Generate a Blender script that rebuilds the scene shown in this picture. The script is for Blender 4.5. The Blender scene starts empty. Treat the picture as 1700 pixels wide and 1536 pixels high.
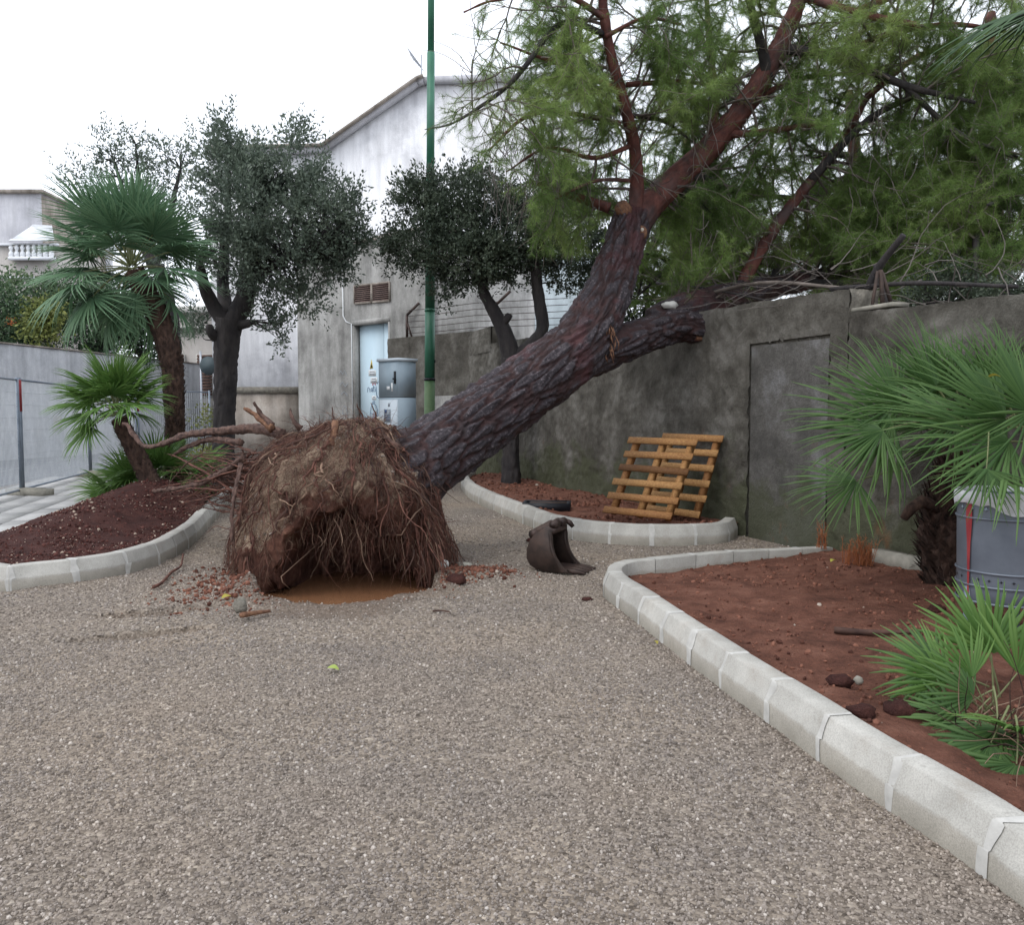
import bpy, math, random
import numpy as np
from mathutils import Vector, Matrix, noise, geometry

SC = bpy.context.scene
COL = SC.collection
R = random.Random(11)
rng = np.random.default_rng(11)
PI = math.pi

# ------------------------------------------------------------------ camera, sky, sun, exposure
FPX, CX, CY, CAMZ = 1350.0, 850.0, 768.0, 1.5
TILT = math.atan(82.0 / FPX)
cam_d = bpy.data.cameras.new('camera')
cam = bpy.data.objects.new('camera', cam_d)
COL.objects.link(cam)
cam.location = (0, 0, CAMZ)
cam.rotation_euler = (PI / 2 - TILT, 0, 0)
cam_d.sensor_width = 36.0
cam_d.lens = 36.0 * FPX / 1700.0
cam_d.clip_start = 0.05
cam_d.clip_end = 2000.0
SC.camera = cam

SUN_EL, SUN_AZ = math.radians(55), math.radians(-128)     # azimuth from +Y towards +X
world = bpy.data.worlds.new('World')
SC.world = world
world.use_nodes = True
wn = world.node_tree
wn.nodes.clear()
w_out = wn.nodes.new('ShaderNodeOutputWorld')
w_bg = wn.nodes.new('ShaderNodeBackground')
w_sky = wn.nodes.new('ShaderNodeTexSky')
w_sky.sky_type = 'NISHITA'
w_sky.sun_disc = False
w_sky.sun_elevation = SUN_EL
w_sky.sun_rotation = SUN_AZ
w_sky.air_density = 1.0
w_sky.dust_density = 3.0
w_hs = wn.nodes.new('ShaderNodeHueSaturation')
w_hs.inputs['Saturation'].default_value = 0.45
w_hs.inputs['Value'].default_value = 1.0
w_mix = wn.nodes.new('ShaderNodeMixRGB')                    # a closed, even cloud deck over the clear sky
w_mix.inputs[0].default_value = 0.72
w_mix.inputs[2].default_value = (9.6, 10.1, 11.1, 1)
wn.links.new(w_sky.outputs[0], w_hs.inputs['Color'])
wn.links.new(w_hs.outputs[0], w_mix.inputs[1])
wn.links.new(w_mix.outputs[0], w_bg.inputs[0])
w_bg.inputs[1].default_value = 0.13
wn.links.new(w_bg.outputs[0], w_out.inputs[0])

sun_d = bpy.data.lights.new('sun', 'SUN')
sun_d.energy = 0.6
sun_d.angle = math.radians(25)
sun_d.color = (1.0, 0.97, 0.92)
sun = bpy.data.objects.new('sun', sun_d)
COL.objects.link(sun)
sdir = Vector((math.sin(SUN_AZ) * math.cos(SUN_EL), math.cos(SUN_AZ) * math.cos(SUN_EL), math.sin(SUN_EL)))
sun.rotation_euler = sdir.to_track_quat('Z', 'Y').to_euler()

SC.view_settings.view_transform = 'Standard'
SC.view_settings.look = 'None'
SC.view_settings.exposure = 0.55
SC.view_settings.gamma = 1.0
SC.view_settings.use_curve_mapping = False
SC.cycles.max_bounces = 5
SC.cycles.diffuse_bounces = 3
SC.cycles.glossy_bounces = 2
SC.cycles.transparent_max_bounces = 8

# ------------------------------------------------------------------ where a point of the place lies
def ray(px, py):
    u, v = (px - CX) / FPX, (CY - py) / FPX
    return Vector((u, math.cos(TILT) + v * math.sin(TILT), -math.sin(TILT) + v * math.cos(TILT)))
def at(px, py, Y):
    d = ray(px, py)
    return Vector((0, 0, CAMZ)) + d * (Y / d.y)
def gp(px, py, z=0.0):
    d = ray(px, py)
    return Vector((0, 0, CAMZ)) + d * ((z - CAMZ) / d.z)
def V(*a):
    return Vector(a)

# ------------------------------------------------------------------ mesh collecting
class MB:
    def __init__(s):
        s.V, s.F, s.A, s.n = [], [], [], 0
    def add(s, v, f, m=0, a=0.5):
        v = np.asarray(v, dtype=np.float64).reshape(-1, 3)
        f = np.asarray(f, dtype=np.int64)
        s.V.append(v)
        s.F.append((f + s.n, m))
        s.A.append(np.full(len(v), a) if np.isscalar(a) else np.asarray(a, dtype=np.float64).ravel())
        s.n += len(v)
    def box(s, c, size, rot=None, m=0, a=0.5):
        h = np.array(size) / 2
        v = np.array([[x, y, z] for x in (-1, 1) for y in (-1, 1) for z in (-1, 1)]) * h
        if rot is not None:
            v = v @ np.array(rot.to_3x3() if hasattr(rot, 'to_3x3') else rot).T
        s.add(v + np.array(c), [[0, 1, 3, 2], [4, 6, 7, 5], [0, 4, 5, 1], [2, 3, 7, 6], [0, 2, 6, 4], [1, 5, 7, 3]], m, a)
    def bar(s, p, q, w, h, up=(0, 0, 1), m=0, a=0.5):       # a board from p to q
        p, q = Vector(p), Vector(q)
        d = (q - p)
        L = d.length
        d.normalize()
        x = d.cross(Vector(up))
        if x.length < 1e-5:
            x = d.cross(Vector((1, 0, 0)))
        x.normalize()
        z = x.cross(d)
        rot = Matrix((x, d, z)).transposed()
        s.box((p + q) / 2, (w, L, h), rot, m, a)
    def tube(s, pts, rad, k=8, m=0, a=0.5, cap=True, disp=None, phase=0.0):
        pts = [Vector(p) for p in pts]
        n = len(pts)
        if np.isscalar(rad):
            rad = [rad] * n
        t0 = (pts[1] - pts[0]).normalized()
        ref = Vector((0, 0, 1)) if abs(t0.z) < .9 else Vector((1, 0, 0))
        x = t0.cross(ref).normalized()
        ang = np.linspace(0, 2 * PI, k, endpoint=False) + phase
        ca, sa = np.cos(ang), np.sin(ang)
        vs = np.empty((n, k, 3))
        for i in range(n):
            t = (pts[min(i + 1, n - 1)] - pts[max(i - 1, 0)])
            if t.length < 1e-9:
                t = t0
            t = t.normalized()
            x = (x - t * x.dot(t))
            if x.length < 1e-6:
                x = t.orthogonal()
            x = x.normalized()
            y = t.cross(x)
            rr = rad[i] if disp is None else rad[i] * disp[i]
            vs[i] = np.array(pts[i]) + (np.outer(ca * rr, np.array(x)) + np.outer(sa * rr, np.array(y)))
        idx = np.arange(n * k).reshape(n, k)
        j = np.roll(idx, -1, axis=1)
        f = np.stack([idx[:-1], j[:-1], j[1:], idx[1:]], axis=-1).reshape(-1, 4)
        av = a if np.isscalar(a) else np.asarray(a).ravel()
        base = s.n
        s.add(vs, f, m, av)
        if cap and k > 2:
            for row in (idx[0][::-1], idx[-1]):
                s.F.append((np.array([row + base]), m))
    def grid(s, g, m=0, a=0.5, wrap=False):                  # g: rows x cols x 3
        g = np.asarray(g)
        r, c = g.shape[:2]
        idx = np.arange(r * c).reshape(r, c)
        if wrap:
            j = np.roll(idx, -1, axis=1)
            f = np.stack([idx[:-1], j[:-1], j[1:], idx[1:]], axis=-1)
        else:
            f = np.stack([idx[:-1, :-1], idx[:-1, 1:], idx[1:, 1:], idx[1:, :-1]], axis=-1)
        s.add(g, f.reshape(-1, 4), m, a)
    def prism(s, poly, ext, m=0, a=0.5):                     # poly: list of 3d points, ext: vector
        p = np.array([tuple(q) for q in poly])
        e = np.array(tuple(ext))
        n = len(p)
        v = np.concatenate([p, p + e])
        i = np.arange(n)
        j = (i + 1) % n
        s.add(v, np.stack([i, j, j + n, i + n], axis=-1), m, a)
        b = s.n - 2 * n
        s.F.append((np.array([i[::-1] + b]), m))
        s.F.append((np.array([i + n + b]), m))
    def ngon(s, poly, m=0, a=0.5):
        s.add([tuple(p) for p in poly], [list(range(len(poly)))], m, a)
    def lathe(s, prof, c, k=24, m=0, a=0.5, axis=None):      # prof: (r,z)
        ang = np.linspace(0, 2 * PI, k, endpoint=False)
        g = np.array([[[r * math.cos(t), r * math.sin(t), z] for t in ang] for r, z in prof])
        if axis is not None:
            g = g @ np.array(axis).T
        s.grid(g + np.array(tuple(c)), m, a, wrap=True)
    def build(s, name, mats, parent=None, smooth=False, local=False):
        v = np.concatenate(s.V) if s.V else np.zeros((0, 3))
        if parent is not None and not local:
            o = parent
            off = np.zeros(3)
            while o is not None:
                off += np.array(o.location)
                o = o.parent
            v = v - off
        me = bpy.data.meshes.new(name)
        me.vertices.add(len(v))
        me.vertices.foreach_set('co', v.astype(np.float32).ravel())
        loops, tot, mi = [], [], []
        for f, m in s.F:
            loops.append(f.ravel())
            tot.append(np.full(f.shape[0], f.shape[1]))
            mi.append(np.full(f.shape[0], m))
        loops, tot, mi = np.concatenate(loops), np.concatenate(tot), np.concatenate(mi)
        me.loops.add(len(loops))
        me.loops.foreach_set('vertex_index', loops.astype(np.int32))
        me.polygons.add(len(tot))
        st = np.concatenate([[0], np.cumsum(tot)[:-1]])
        me.polygons.foreach_set('loop_start', st.astype(np.int32))
        me.polygons.foreach_set('material_index', mi.astype(np.int32))
        if smooth:
            me.polygons.foreach_set('use_smooth', np.ones(len(tot), dtype=bool))
        at_ = me.attributes.new('val', 'FLOAT', 'POINT')
        at_.data.foreach_set('value', np.concatenate(s.A).astype(np.float32))
        me.update(calc_edges=True)
        for mt in (mats if isinstance(mats, (list, tuple)) else [mats]):
            me.materials.append(mt)
        ob = bpy.data.objects.new(name, me)
        COL.objects.link(ob)
        if parent is not None:
            ob.parent = parent
        return ob

def tag(o, label=None, cat=None, group=None, kind=None):
    for k_, v_ in (('label', label), ('category', cat), ('group', group), ('kind', kind)):
        if v_:
            o[k_] = v_
    return o
def thing(name, label, cat, loc, group=None):
    o = bpy.data.objects.new(name, None)
    COL.objects.link(o)
    o.location = loc
    o.empty_display_size = 0.2
    return tag(o, label, cat, group)
def share(name, src, parent, loc=(0, 0, 0), mat=None):        # another object on the same mesh data
    o = bpy.data.objects.new(name, src.data)
    COL.objects.link(o)
    o.parent = parent
    if mat is not None:
        o.matrix_local = mat
    else:
        o.location = loc
    return o

def catmull(P, n=8):
    P = [Vector(p) for p in P]
    P = [P[0] * 2 - P[1]] + P + [P[-1] * 2 - P[-2]]
    out = []
    for i in range(1, len(P) - 2):
        a, b, c, d = P[i - 1], P[i], P[i + 1], P[i + 2]
        for k_ in range(n):
            t = k_ / n
            out.append(.5 * ((2 * b) + (c - a) * t + (2 * a - 5 * b + 4 * c - d) * t * t + (3 * b - a - 3 * c + d) * t ** 3))
    out.append(P[-2])
    return out
def lerpr(radii, n):
    return list(np.interp(np.linspace(0, len(radii) - 1, n), range(len(radii)), radii))
def rv(s=1.0):
    v = Vector((R.gauss(0, 1), R.gauss(0, 1), R.gauss(0, 1)))
    return v.normalized() * s
def fbm(x, y, z=0.0, sc=1.0, oct=4):
    return noise.fractal(Vector((x * sc, y * sc, z * sc)), 1.0, 2.0, oct)

# ------------------------------------------------------------------ materials
class NT:
    def __init__(s, name):
        s.m = bpy.data.materials.new(name)
        s.m.use_nodes = True
        s.t = s.m.node_tree
        s.t.nodes.clear()
        s.out = s.t.nodes.new('ShaderNodeOutputMaterial')
        s.b = s.t.nodes.new('ShaderNodeBsdfPrincipled')
        s.t.links.new(s.b.outputs[0], s.out.inputs[0])
        s.tc = s.t.nodes.new('ShaderNodeTexCoord')
    def L(s, a, b):
        s.t.links.new(a, b)
    def vec(s, scale=(1, 1, 1), src='Object', rot=(0, 0, 0)):
        mp = s.t.nodes.new('ShaderNodeMapping')
        mp.inputs['Scale'].default_value = scale
        mp.inputs['Rotation'].default_value = rot
        s.L(s.tc.outputs[src], mp.inputs[0])
        return mp.outputs[0]
    def noise(s, scale, detail=4, rough=.55, vec=None, dist=0.0):
        n = s.t.nodes.new('ShaderNodeTexNoise')
        n.inputs['Scale'].default_value = scale
        n.inputs['Detail'].default_value = detail
        n.inputs['Roughness'].default_value = rough
        n.inputs['Distortion'].default_value = dist
        s.L(vec if vec is not None else s.tc.outputs['Object'], n.inputs['Vector'])
        return n.outputs['Fac']
    def vor(s, scale, feature='F1', out='Distance', vec=None):
        n = s.t.nodes.new('ShaderNodeTexVoronoi')
        n.feature = feature
        n.inputs['Scale'].default_value = scale
        s.L(vec if vec is not None else s.tc.outputs['Object'], n.inputs['Vector'])
        return n.outputs[out]
    def ramp(s, fac, stops):
        r = s.t.nodes.new('ShaderNodeValToRGB')
        e = r.color_ramp.elements
        while len(e) < len(stops):
            e.new(.5)
        for i, (p, c) in enumerate(stops):
            e[i].position = p
            c = (c, c, c) if np.isscalar(c) else c
            e[i].color = (c[0], c[1], c[2], 1)
        s.L(fac, r.inputs[0])
        return r.outputs[0]
    def mix(s, fac, a, b, mode='MIX'):
        x = s.t.nodes.new('ShaderNodeMixRGB')
        x.blend_type = mode
        for i, q in enumerate((fac, a, b)):
            if hasattr(q, 'links'):
                s.L(q, x.inputs[i])
            elif i == 0:
                x.inputs[0].default_value = q
            else:
                x.inputs[i].default_value = (q[0], q[1], q[2], 1) if not np.isscalar(q) else (q, q, q, 1)
        return x.outputs[0]
    def math(s, op, a, b=0.0, clamp=False):
        x = s.t.nodes.new('ShaderNodeMath')
        x.operation = op
        x.use_clamp = clamp
        for i, q in enumerate((a, b)):
            if hasattr(q, 'links'):
                s.L(q, x.inputs[i])
            else:
                x.inputs[i].default_value = q
        return x.outputs[0]
    def attr(s, name='val'):
        a = s.t.nodes.new('ShaderNodeAttribute')
        a.attribute_name = name
        return a.outputs['Fac']
    def rand(s):
        return s.t.nodes.new('ShaderNodeObjectInfo').outputs['Random']
    def bump(s, h, strength=.5, dist=.01):
        b = s.t.nodes.new('ShaderNodeBump')
        b.inputs['Strength'].default_value = strength
        b.inputs['Distance'].default_value = dist
        s.L(h, b.inputs['Height'])
        s.L(b.outputs[0], s.b.inputs['Normal'])
    def done(s, col, rough=.8, spec=.3, metal=0.0):
        if hasattr(col, 'links'):
            s.L(col, s.b.inputs['Base Color'])
        else:
            s.b.inputs['Base Color'].default_value = (col[0], col[1], col[2], 1)
        if hasattr(rough, 'links'):
            s.L(rough, s.b.inputs['Roughness'])
        else:
            s.b.inputs['Roughness'].default_value = rough
        s.b.inputs['Specular IOR Level'].default_value = spec
        s.b.inputs['Metallic'].default_value = metal
        return s.m

M = {}
def simple(name, c1, c2, scale=6, rough=.7, bump=0.0, bscale=40, bdist=.004, spec=.3, metal=0.0, stretch=(1, 1, 1)):
    n = NT(name)
    f = n.noise(scale, 5, .6, n.vec(stretch))
    col = n.ramp(f, [(.32, c1), (.68, c2)])
    if bump:
        n.bump(n.noise(bscale, 4, .6, n.vec(stretch)), bump, bdist)
    M[name] = n.done(col, rough, spec, metal)

# gravel: rounded crushed limestone, grey to warm brown
n = NT('gravel_stone')
c = n.ramp(n.rand(), [(0, (.12, .1, .084)), (.3, (.215, .183, .157)), (.6, (.275, .236, .204)), (.92, (.345, .3, .262)), (1, (.54, .49, .44))])
geo = n.t.nodes.new('ShaderNodeNewGeometry')
c = n.mix(1.0, c, n.ramp(n.noise(.9, 6, .65, geo.outputs['Position']), [(.3, (.78, .79, .82)), (.5, (1, .99, .97)), (.7, (1.12, 1.07, 1.0))]), 'MULTIPLY')   # finer and coarser loads of stone
M['gravel_stone'] = n.done(n.mix(.35, c, n.ramp(n.noise(30, 3), [(.3, .5), (.7, 1.0)]), 'MULTIPLY'), .75, .35)
n = NT('gravel_ground')
cell = n.vor(62, 'F1', 'Color')
d1 = n.vor(62, 'F1', 'Distance')
base = n.ramp(n.math('MULTIPLY', cell, 1.0), [(0.1, (.09, .073, .058)), (.45, (.2, .168, .137)), (.75, (.27, .23, .19)), (1, (.42, .37, .31))])
patch = n.ramp(n.noise(.7, 5, .6), [(.3, (.78, .78, .8)), (.5, (1, .98, .95)), (.72, (1.1, 1.04, .96))])
col = n.mix(1.0, base, patch, 'MULTIPLY')
earth_ = n.ramp(n.noise(40, 6, .7), [(.3, (.055, .036, .026)), (.7, (.16, .115, .085))])
col = n.mix(n.attr(), col, earth_)
n.bump(n.math('MULTIPLY', d1, -1.0), .9, .012)
M['gravel_ground'] = n.done(col, .85, .25)

def soil(name, dark, mid, light):
    n = NT(name)
    f = n.noise(5, 8, .65)
    g = n.noise(70, 5, .7)
    col = n.ramp(f, [(.3, dark), (.52, mid), (.75, light)])
    col = n.mix(.5, col, n.ramp(g, [(.35, .45), (.65, 1.15)]), 'MULTIPLY')
    n.bump(n.math('ADD', g, n.math('MULTIPLY', n.noise(24, 6, .7), 2.0)), .9, .02)
    M[name] = n.done(col, .9, .2)
soil('red_soil', (.09, .037, .025), (.185, .08, .053), (.27, .13, .09))
soil('dark_red_soil', (.035, .013, .011), (.07, .027, .022), (.11, .045, .035))
n = NT('soil_clod')
M['soil_clod'] = n.done(n.ramp(n.rand(), [(0, (.06, .024, .017)), (.55, (.16, .068, .045)), (.985, (.23, .105, .07)), (.99, (.34, .28, .23)), (1, (.4, .34, .28))]), .9, .2)
n = NT('mulch_clod')
M['mulch_clod'] = n.done(n.ramp(n.rand(), [(0, (.03, .012, .01)), (.7, (.085, .03, .024)), (.9, (.13, .055, .045)), (.93, (.36, .28, .22)), (1, (.42, .33, .26))]), .9, .2)

# kerb concrete
n = NT('kerb_concrete')
f = n.noise(5, 6, .6)
col = n.ramp(f, [(.3, (.34, .328, .295)), (.7, (.46, .445, .405))])
col = n.mix(1.0, col, n.ramp(n.attr(), [(0, .86), (1, 1.08)]), 'MULTIPLY')
col = n.mix(.7, col, n.ramp(n.noise(160, 3, .7), [(.32, .68), (.6, 1.08)]), 'MULTIPLY')
col = n.mix(n.ramp(n.noise(2.3, 7, .72), [(.54, 0.0), (.7, .42)]), col, (.25, .21, .165))    # earth smears
col = n.mix(n.ramp(n.noise(17, 5, .75), [(.6, 0.0), (.68, .35)]), col, (.2, .19, .17))
sep = n.t.nodes.new('ShaderNodeSeparateXYZ')
n.L(n.tc.outputs['Object'], sep.inputs[0])
hgt = n.math('ADD', sep.outputs['Z'], n.math('MULTIPLY', n.noise(9, 4), .05))
col = n.mix(1.0, col, n.ramp(n.math('MULTIPLY', hgt, 4.0), [(.2, (.74, .71, .66)), (.46, (.85, .82, .78)), (.54, (1, 1, 1))]), 'MULTIPLY')   # earth splashed on the foot
n.bump(n.noise(160, 4, .7), .5, .003)
M['kerb_concrete'] = n.done(col, .85, .25)
simple('mortar', (.38, .37, .345), (.52, .51, .475), 11, .9, .5, 60, .004)

# walls
def plaster(name, dark, mid, light, streak=.6, moss=None, bump=.7, bs=55, rust=None, big=.9):
    n = NT(name)
    f = n.noise(big, 8, .68)
    st = n.noise(2.2, 6, .65, n.vec((1, 1, .14)))
    col = n.ramp(f, [(.34, dark), (.5, mid), (.66, light)])
    col = n.mix(streak, col, n.ramp(st, [(.3, .45), (.62, 1.15)]), 'MULTIPLY')
    col = n.mix(.55, col, n.ramp(n.noise(34, 6, .75), [(.3, .55), (.7, 1.2)]), 'MULTIPLY')
    sp = n.t.nodes.new('ShaderNodeSeparateXYZ')
    n.L(n.tc.outputs['Object'], sp.inputs[0])
    if moss:
        h = n.math('ADD', n.math('MULTIPLY', sp.outputs['Z'], -1.0), n.math('MULTIPLY', n.noise(1.7, 6, .7), 3.0))
        col = n.mix(n.ramp(h, [(.55, 0.0), (1.0, .8)]), col, moss)
    if rust:
        r_ = n.math('MULTIPLY', n.ramp(n.noise(1.5, 6, .72, n.vec((1, 1, .6))), [(.62, 0.0), (.72, 1.0)]),
                    n.ramp(n.math('MULTIPLY', sp.outputs['Z'], .5), [(.0, .8), (.75, .25), (.9, 0.0)]))
        col = n.mix(n.math('MULTIPLY', r_, .55), col, rust)
    n.bump(n.math('ADD', n.noise(bs, 5, .75), n.noise(bs * .3, 4, .6)), bump, .02)
    M[name] = n.done(col, .92, .15)
plaster('dark_render', (.06, .055, .046), (.118, .11, .094), (.21, .2, .178), .4, (.07, .076, .042), 1.0, 42, (.25, .09, .035), 1.5)
plaster('infill_render', (.07, .067, .062), (.13, .124, .114), (.25, .248, .25), .35, (.075, .08, .048), .9, 50, (.25, .09, .035), 1.3)
plaster('grey_cabin_render', (.2, .195, .185), (.36, .355, .335), (.5, .49, .47), .75, None, .4, 45, None, .7)
plaster('white_plaster', (.5, .5, .52), (.78, .78, .795), (.85, .85, .86), .5, None, .2, 30, None, .35)
plaster('blue_plaster', (.3, .36, .38), (.42, .48, .5), (.5, .56, .58), .5, None, .2, 30, None, .5)
plaster('garden_wall_plaster', (.38, .39, .41), (.55, .56, .575), (.7, .7, .71), .55, None, .3, 30, None, .45)
plaster('beige_plaster', (.36, .33, .3), (.46, .43, .4), (.54, .51, .48), .25, None, .2, 30, None, .3)
plaster('house_grey_plaster', (.36, .36, .38), (.5, .5, .53), (.6, .6, .62), .4, None, .2, 30, None, .3)
plaster('low_wall_plaster', (.2, .17, .14), (.34, .3, .26), (.44, .4, .36), .8, None, .3, 45, None, .8)
simple('pale_stone', (.45, .44, .41), (.6, .59, .55), 7, .85, .4, 60, .004)
simple('asphalt', (.085, .09, .1), (.125, .13, .145), 2.0, .75, .5, 200, .004)
simple('paving', (.32, .315, .305), (.43, .425, .41), 3.0, .8, .4, 90, .004)
simple('weathered_block', (.2, .19, .16), (.34, .32, .27), 8, .9, .5, 70, .005)
simple('broken_stone', (.13, .12, .1), (.26, .24, .2), 12, .95, 1.0, 40, .02)

# bark and wood
n = NT('pine_bark')
a = n.attr()
plate = n.ramp(n.noise(26, 7, .75), [(.34, (.02, .016, .02)), (.54, (.05, .04, .046)), (.7, (.23, .195, .205))])
inner = n.ramp(n.noise(7, 6), [(.3, (.018, .01, .011)), (.7, (.06, .027, .025))])
col = n.mix(n.ramp(a, [(.2, 0.0), (.55, 1.0)]), inner, plate)
col = n.mix(n.ramp(n.noise(1.6, 5, .6), [(.55, 0.0), (.66, .6)]), col, (.1, .032, .034))
n.bump(n.math('ADD', n.noise(70, 6, .75), n.noise(22, 5, .7)), 1.0, .016)
M['pine_bark'] = n.done(col, n.ramp(n.noise(12, 3), [(.3, .5), (.7, .8)]), .4)
n = NT('red_bark')
col = n.ramp(n.noise(8, 6, .65, n.vec((1, 1, .6))), [(.28, (.045, .022, .02)), (.5, (.11, .04, .032)), (.75, (.19, .075, .058))])
col = n.mix(n.ramp(n.noise(2.2, 5, .6), [(.5, 0.0), (.68, .8)]), col, (.07, .055, .055))
n.bump(n.noise(35, 6, .7), .7, .012)
M['red_bark'] = n.done(col, .75, .3)
simple('twig', (.07, .055, .048), (.2, .17, .15), 4, .85)
simple('dead_twig', (.08, .068, .06), (.18, .16, .145), 4, .85)
simple('oak_bark', (.022, .02, .022), (.055, .048, .046), 7, .85, .9, 30, .02, stretch=(1, 1, .35))
simple('torn_wood', (.09, .042, .028), (.24, .125, .07), 30, .8, .6, 60, .01)
simple('cut_wood', (.5, .44, .36), (.66, .6, .52), 14, .8, .3, 60, .004)
simple('root_bark', (.045, .018, .014), (.17, .075, .052), 14, .8, .6, 50, .006)
simple('pale_root', (.15, .095, .065), (.3, .2, .14), 9, .85, .4, 60, .004)
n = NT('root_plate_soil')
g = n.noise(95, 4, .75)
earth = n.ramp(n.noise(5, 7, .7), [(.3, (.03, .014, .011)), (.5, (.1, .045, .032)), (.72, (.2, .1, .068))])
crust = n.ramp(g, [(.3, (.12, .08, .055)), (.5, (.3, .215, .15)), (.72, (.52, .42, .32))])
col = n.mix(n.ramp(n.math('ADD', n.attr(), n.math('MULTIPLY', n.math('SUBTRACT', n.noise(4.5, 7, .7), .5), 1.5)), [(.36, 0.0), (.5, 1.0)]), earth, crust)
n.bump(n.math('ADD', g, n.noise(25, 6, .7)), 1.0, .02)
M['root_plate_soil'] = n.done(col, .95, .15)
n = NT('pallet_wood')
v = n.vec((1, 1, 1))
w = n.noise(20, 6, .65, n.vec((.6, 2.0, 6)))
col = n.ramp(w, [(.25, (.15, .06, .022)), (.5, (.33, .165, .06)), (.75, (.5, .3, .12))])
col = n.mix(1.0, col, n.ramp(n.attr(), [(0, (.3, .26, .25)), (.45, (.8, .72, .68)), (1, (1.15, 1.2, 1.2))]), 'MULTIPLY')
M['pallet_wood'] = n.done(col, .7, .3)
simple('dry_plant', (.28, .09, .035), (.46, .18, .08), 12, .85)
simple('fence_wire', (.42, .45, .48), (.55, .58, .6), 6, .6)
simple('old_root', (.045, .026, .022), (.15, .09, .07), 18, .85, 1.0, 45, .012)
simple('stick_wood', (.04, .022, .018), (.1, .055, .04), 12, .85, .4, 60, .004)

# leaves
def leafmat(name, c0, c1, c2, rough=.5, spec=.4, trans=.25):
    n = NT(name)
    col = n.ramp(n.attr(), [(0, c0), (.5, c1), (1, c2)])
    M[name] = n.done(col, rough, spec)
    t = n.t.nodes.new('ShaderNodeBsdfTranslucent')
    n.L(col, t.inputs[0])
    mx = n.t.nodes.new('ShaderNodeMixShader')
    mx.inputs[0].default_value = trans
    n.L(n.b.outputs[0], mx.inputs[1])
    n.L(t.outputs[0], mx.inputs[2])
    n.L(mx.outputs[0], n.out.inputs[0])
leafmat('pine_needle', (.06, .11, .036), (.175, .27, .075), (.35, .44, .15), .6, .25, .5)
leafmat('dry_needle', (.14, .11, .07), (.24, .19, .12), (.34, .28, .18), .7, .2, .2)
leafmat('oak_leaf', (.025, .037, .026), (.062, .084, .055), (.145, .17, .115), .5, .3, .2)
leafmat('oak_leaf_grey', (.05, .07, .055), (.12, .155, .115), (.235, .28, .21), .5, .3, .3)
leafmat('hedge_leaf', (.03, .065, .032), (.07, .125, .06), (.15, .21, .1), .5, .4, .25)
leafmat('yellow_leaf', (.08, .11, .03), (.18, .21, .055), (.33, .34, .1), .5, .4, .25)
leafmat('palm_leaf', (.018, .05, .014), (.045, .1, .026), (.11, .19, .055), .5, .25, .22)
leafmat('palm_leaf_old', (.012, .03, .012), (.028, .06, .022), (.06, .11, .045), .55, .2, .05)  # same palm leaf, with the shade of a backlit underside put into its colour
leafmat('palm_leaf_blue', (.036, .085, .045), (.085, .17, .09), (.165, .265, .145), .5, .3, .22)
leafmat('palm_leaf_bright', (.03, .075, .018), (.07, .15, .032), (.15, .25, .065), .45, .25, .22)
leafmat('fallen_leaf', (.35, .3, .05), (.42, .42, .08), (.3, .4, .1), .6, .3, .2)
leafmat('flower_orange', (.5, .1, .03), (.6, .16, .05), (.7, .22, .08), .6, .3, .2)
simple('palm_fibre', (.02, .012, .01), (.085, .05, .036), 20, .95, 1.0, 60, .01, stretch=(1, 1, .4))
simple('petiole', (.12, .14, .06), (.2, .21, .1), 6, .55)

# metal, paint, plastic
simple('green_paint', (.018, .1, .06), (.03, .15, .085), 3, .5, .15, 60, .002, .5)
simple('green_paint_worn', (.05, .13, .05), (.14, .2, .1), 3, .6, .2, 60, .002, .4)
simple('galvanised', (.3, .32, .35), (.42, .44, .47), 8, .45, spec=.5, metal=.5)
simple('post_grey', (.14, .17, .21), (.22, .26, .31), 5, .5, spec=.5, metal=.2)
simple('red_tape', (.22, .025, .03), (.32, .045, .045), 8, .6)
simple('cabinet_light', (.46, .53, .58), (.54, .6, .65), 2, .5, spec=.4)
simple('cabinet_mid', (.25, .32, .37), (.3, .37, .42), 2, .5, spec=.4)
simple('black_plastic', (.008, .009, .012), (.02, .021, .026), 9, .5)
simple('door_blue', (.46, .6, .68), (.55, .68, .75), 1.5, .5, stretch=(1, 1, .3))
simple('rust_dark', (.022, .016, .014), (.075, .045, .036), 9, .6, .5, 50, .004, .5, .35)
simple('rust_red', (.03, .022, .019), (.075, .048, .038), 9, .7, .5, 50, .004, .4, .2)
simple('louvre_brown', (.12, .08, .07), (.2, .14, .12), 6, .8)
simple('shutter_brown', (.1, .06, .05), (.16, .1, .08), 6, .7)
simple('bin_grey', (.1, .115, .14), (.15, .17, .2), 4, .42, spec=.5, metal=.25)
simple('bin_bag', (.4, .41, .42), (.6, .61, .62), 9, .35, .5, 30, .01, .5)
simple('white_paint', (.66, .68, .7), (.78, .8, .82), 3, .6)
simple('plate_white', (.6, .62, .62), (.7, .72, .72), 5, .6)
simple('ink_blue', (.03, .07, .16), (.05, .1, .2), 5, .7)
simple('ink_red', (.35, .03, .05), (.42, .05, .07), 5, .7)
simple('ink_grey', (.2, .23, .26), (.3, .33, .36), 5, .7)
simple('sign_yellow', (.55, .42, .05), (.65, .5, .08), 5, .6)
simple('sign_teal', (.05, .07, .078), (.08, .1, .105), 5, .8)
simple('roof_tile', (.3, .22, .18), (.42, .32, .26), 5, .85)
n = NT('muddy_water')
n.bump(n.noise(5, 4), .12, .012)
M['muddy_water'] = n.done(n.ramp(n.noise(2, 3), [(.3, (.19, .09, .045)), (.7, (.24, .12, .062))]), .09, .5)
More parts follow.
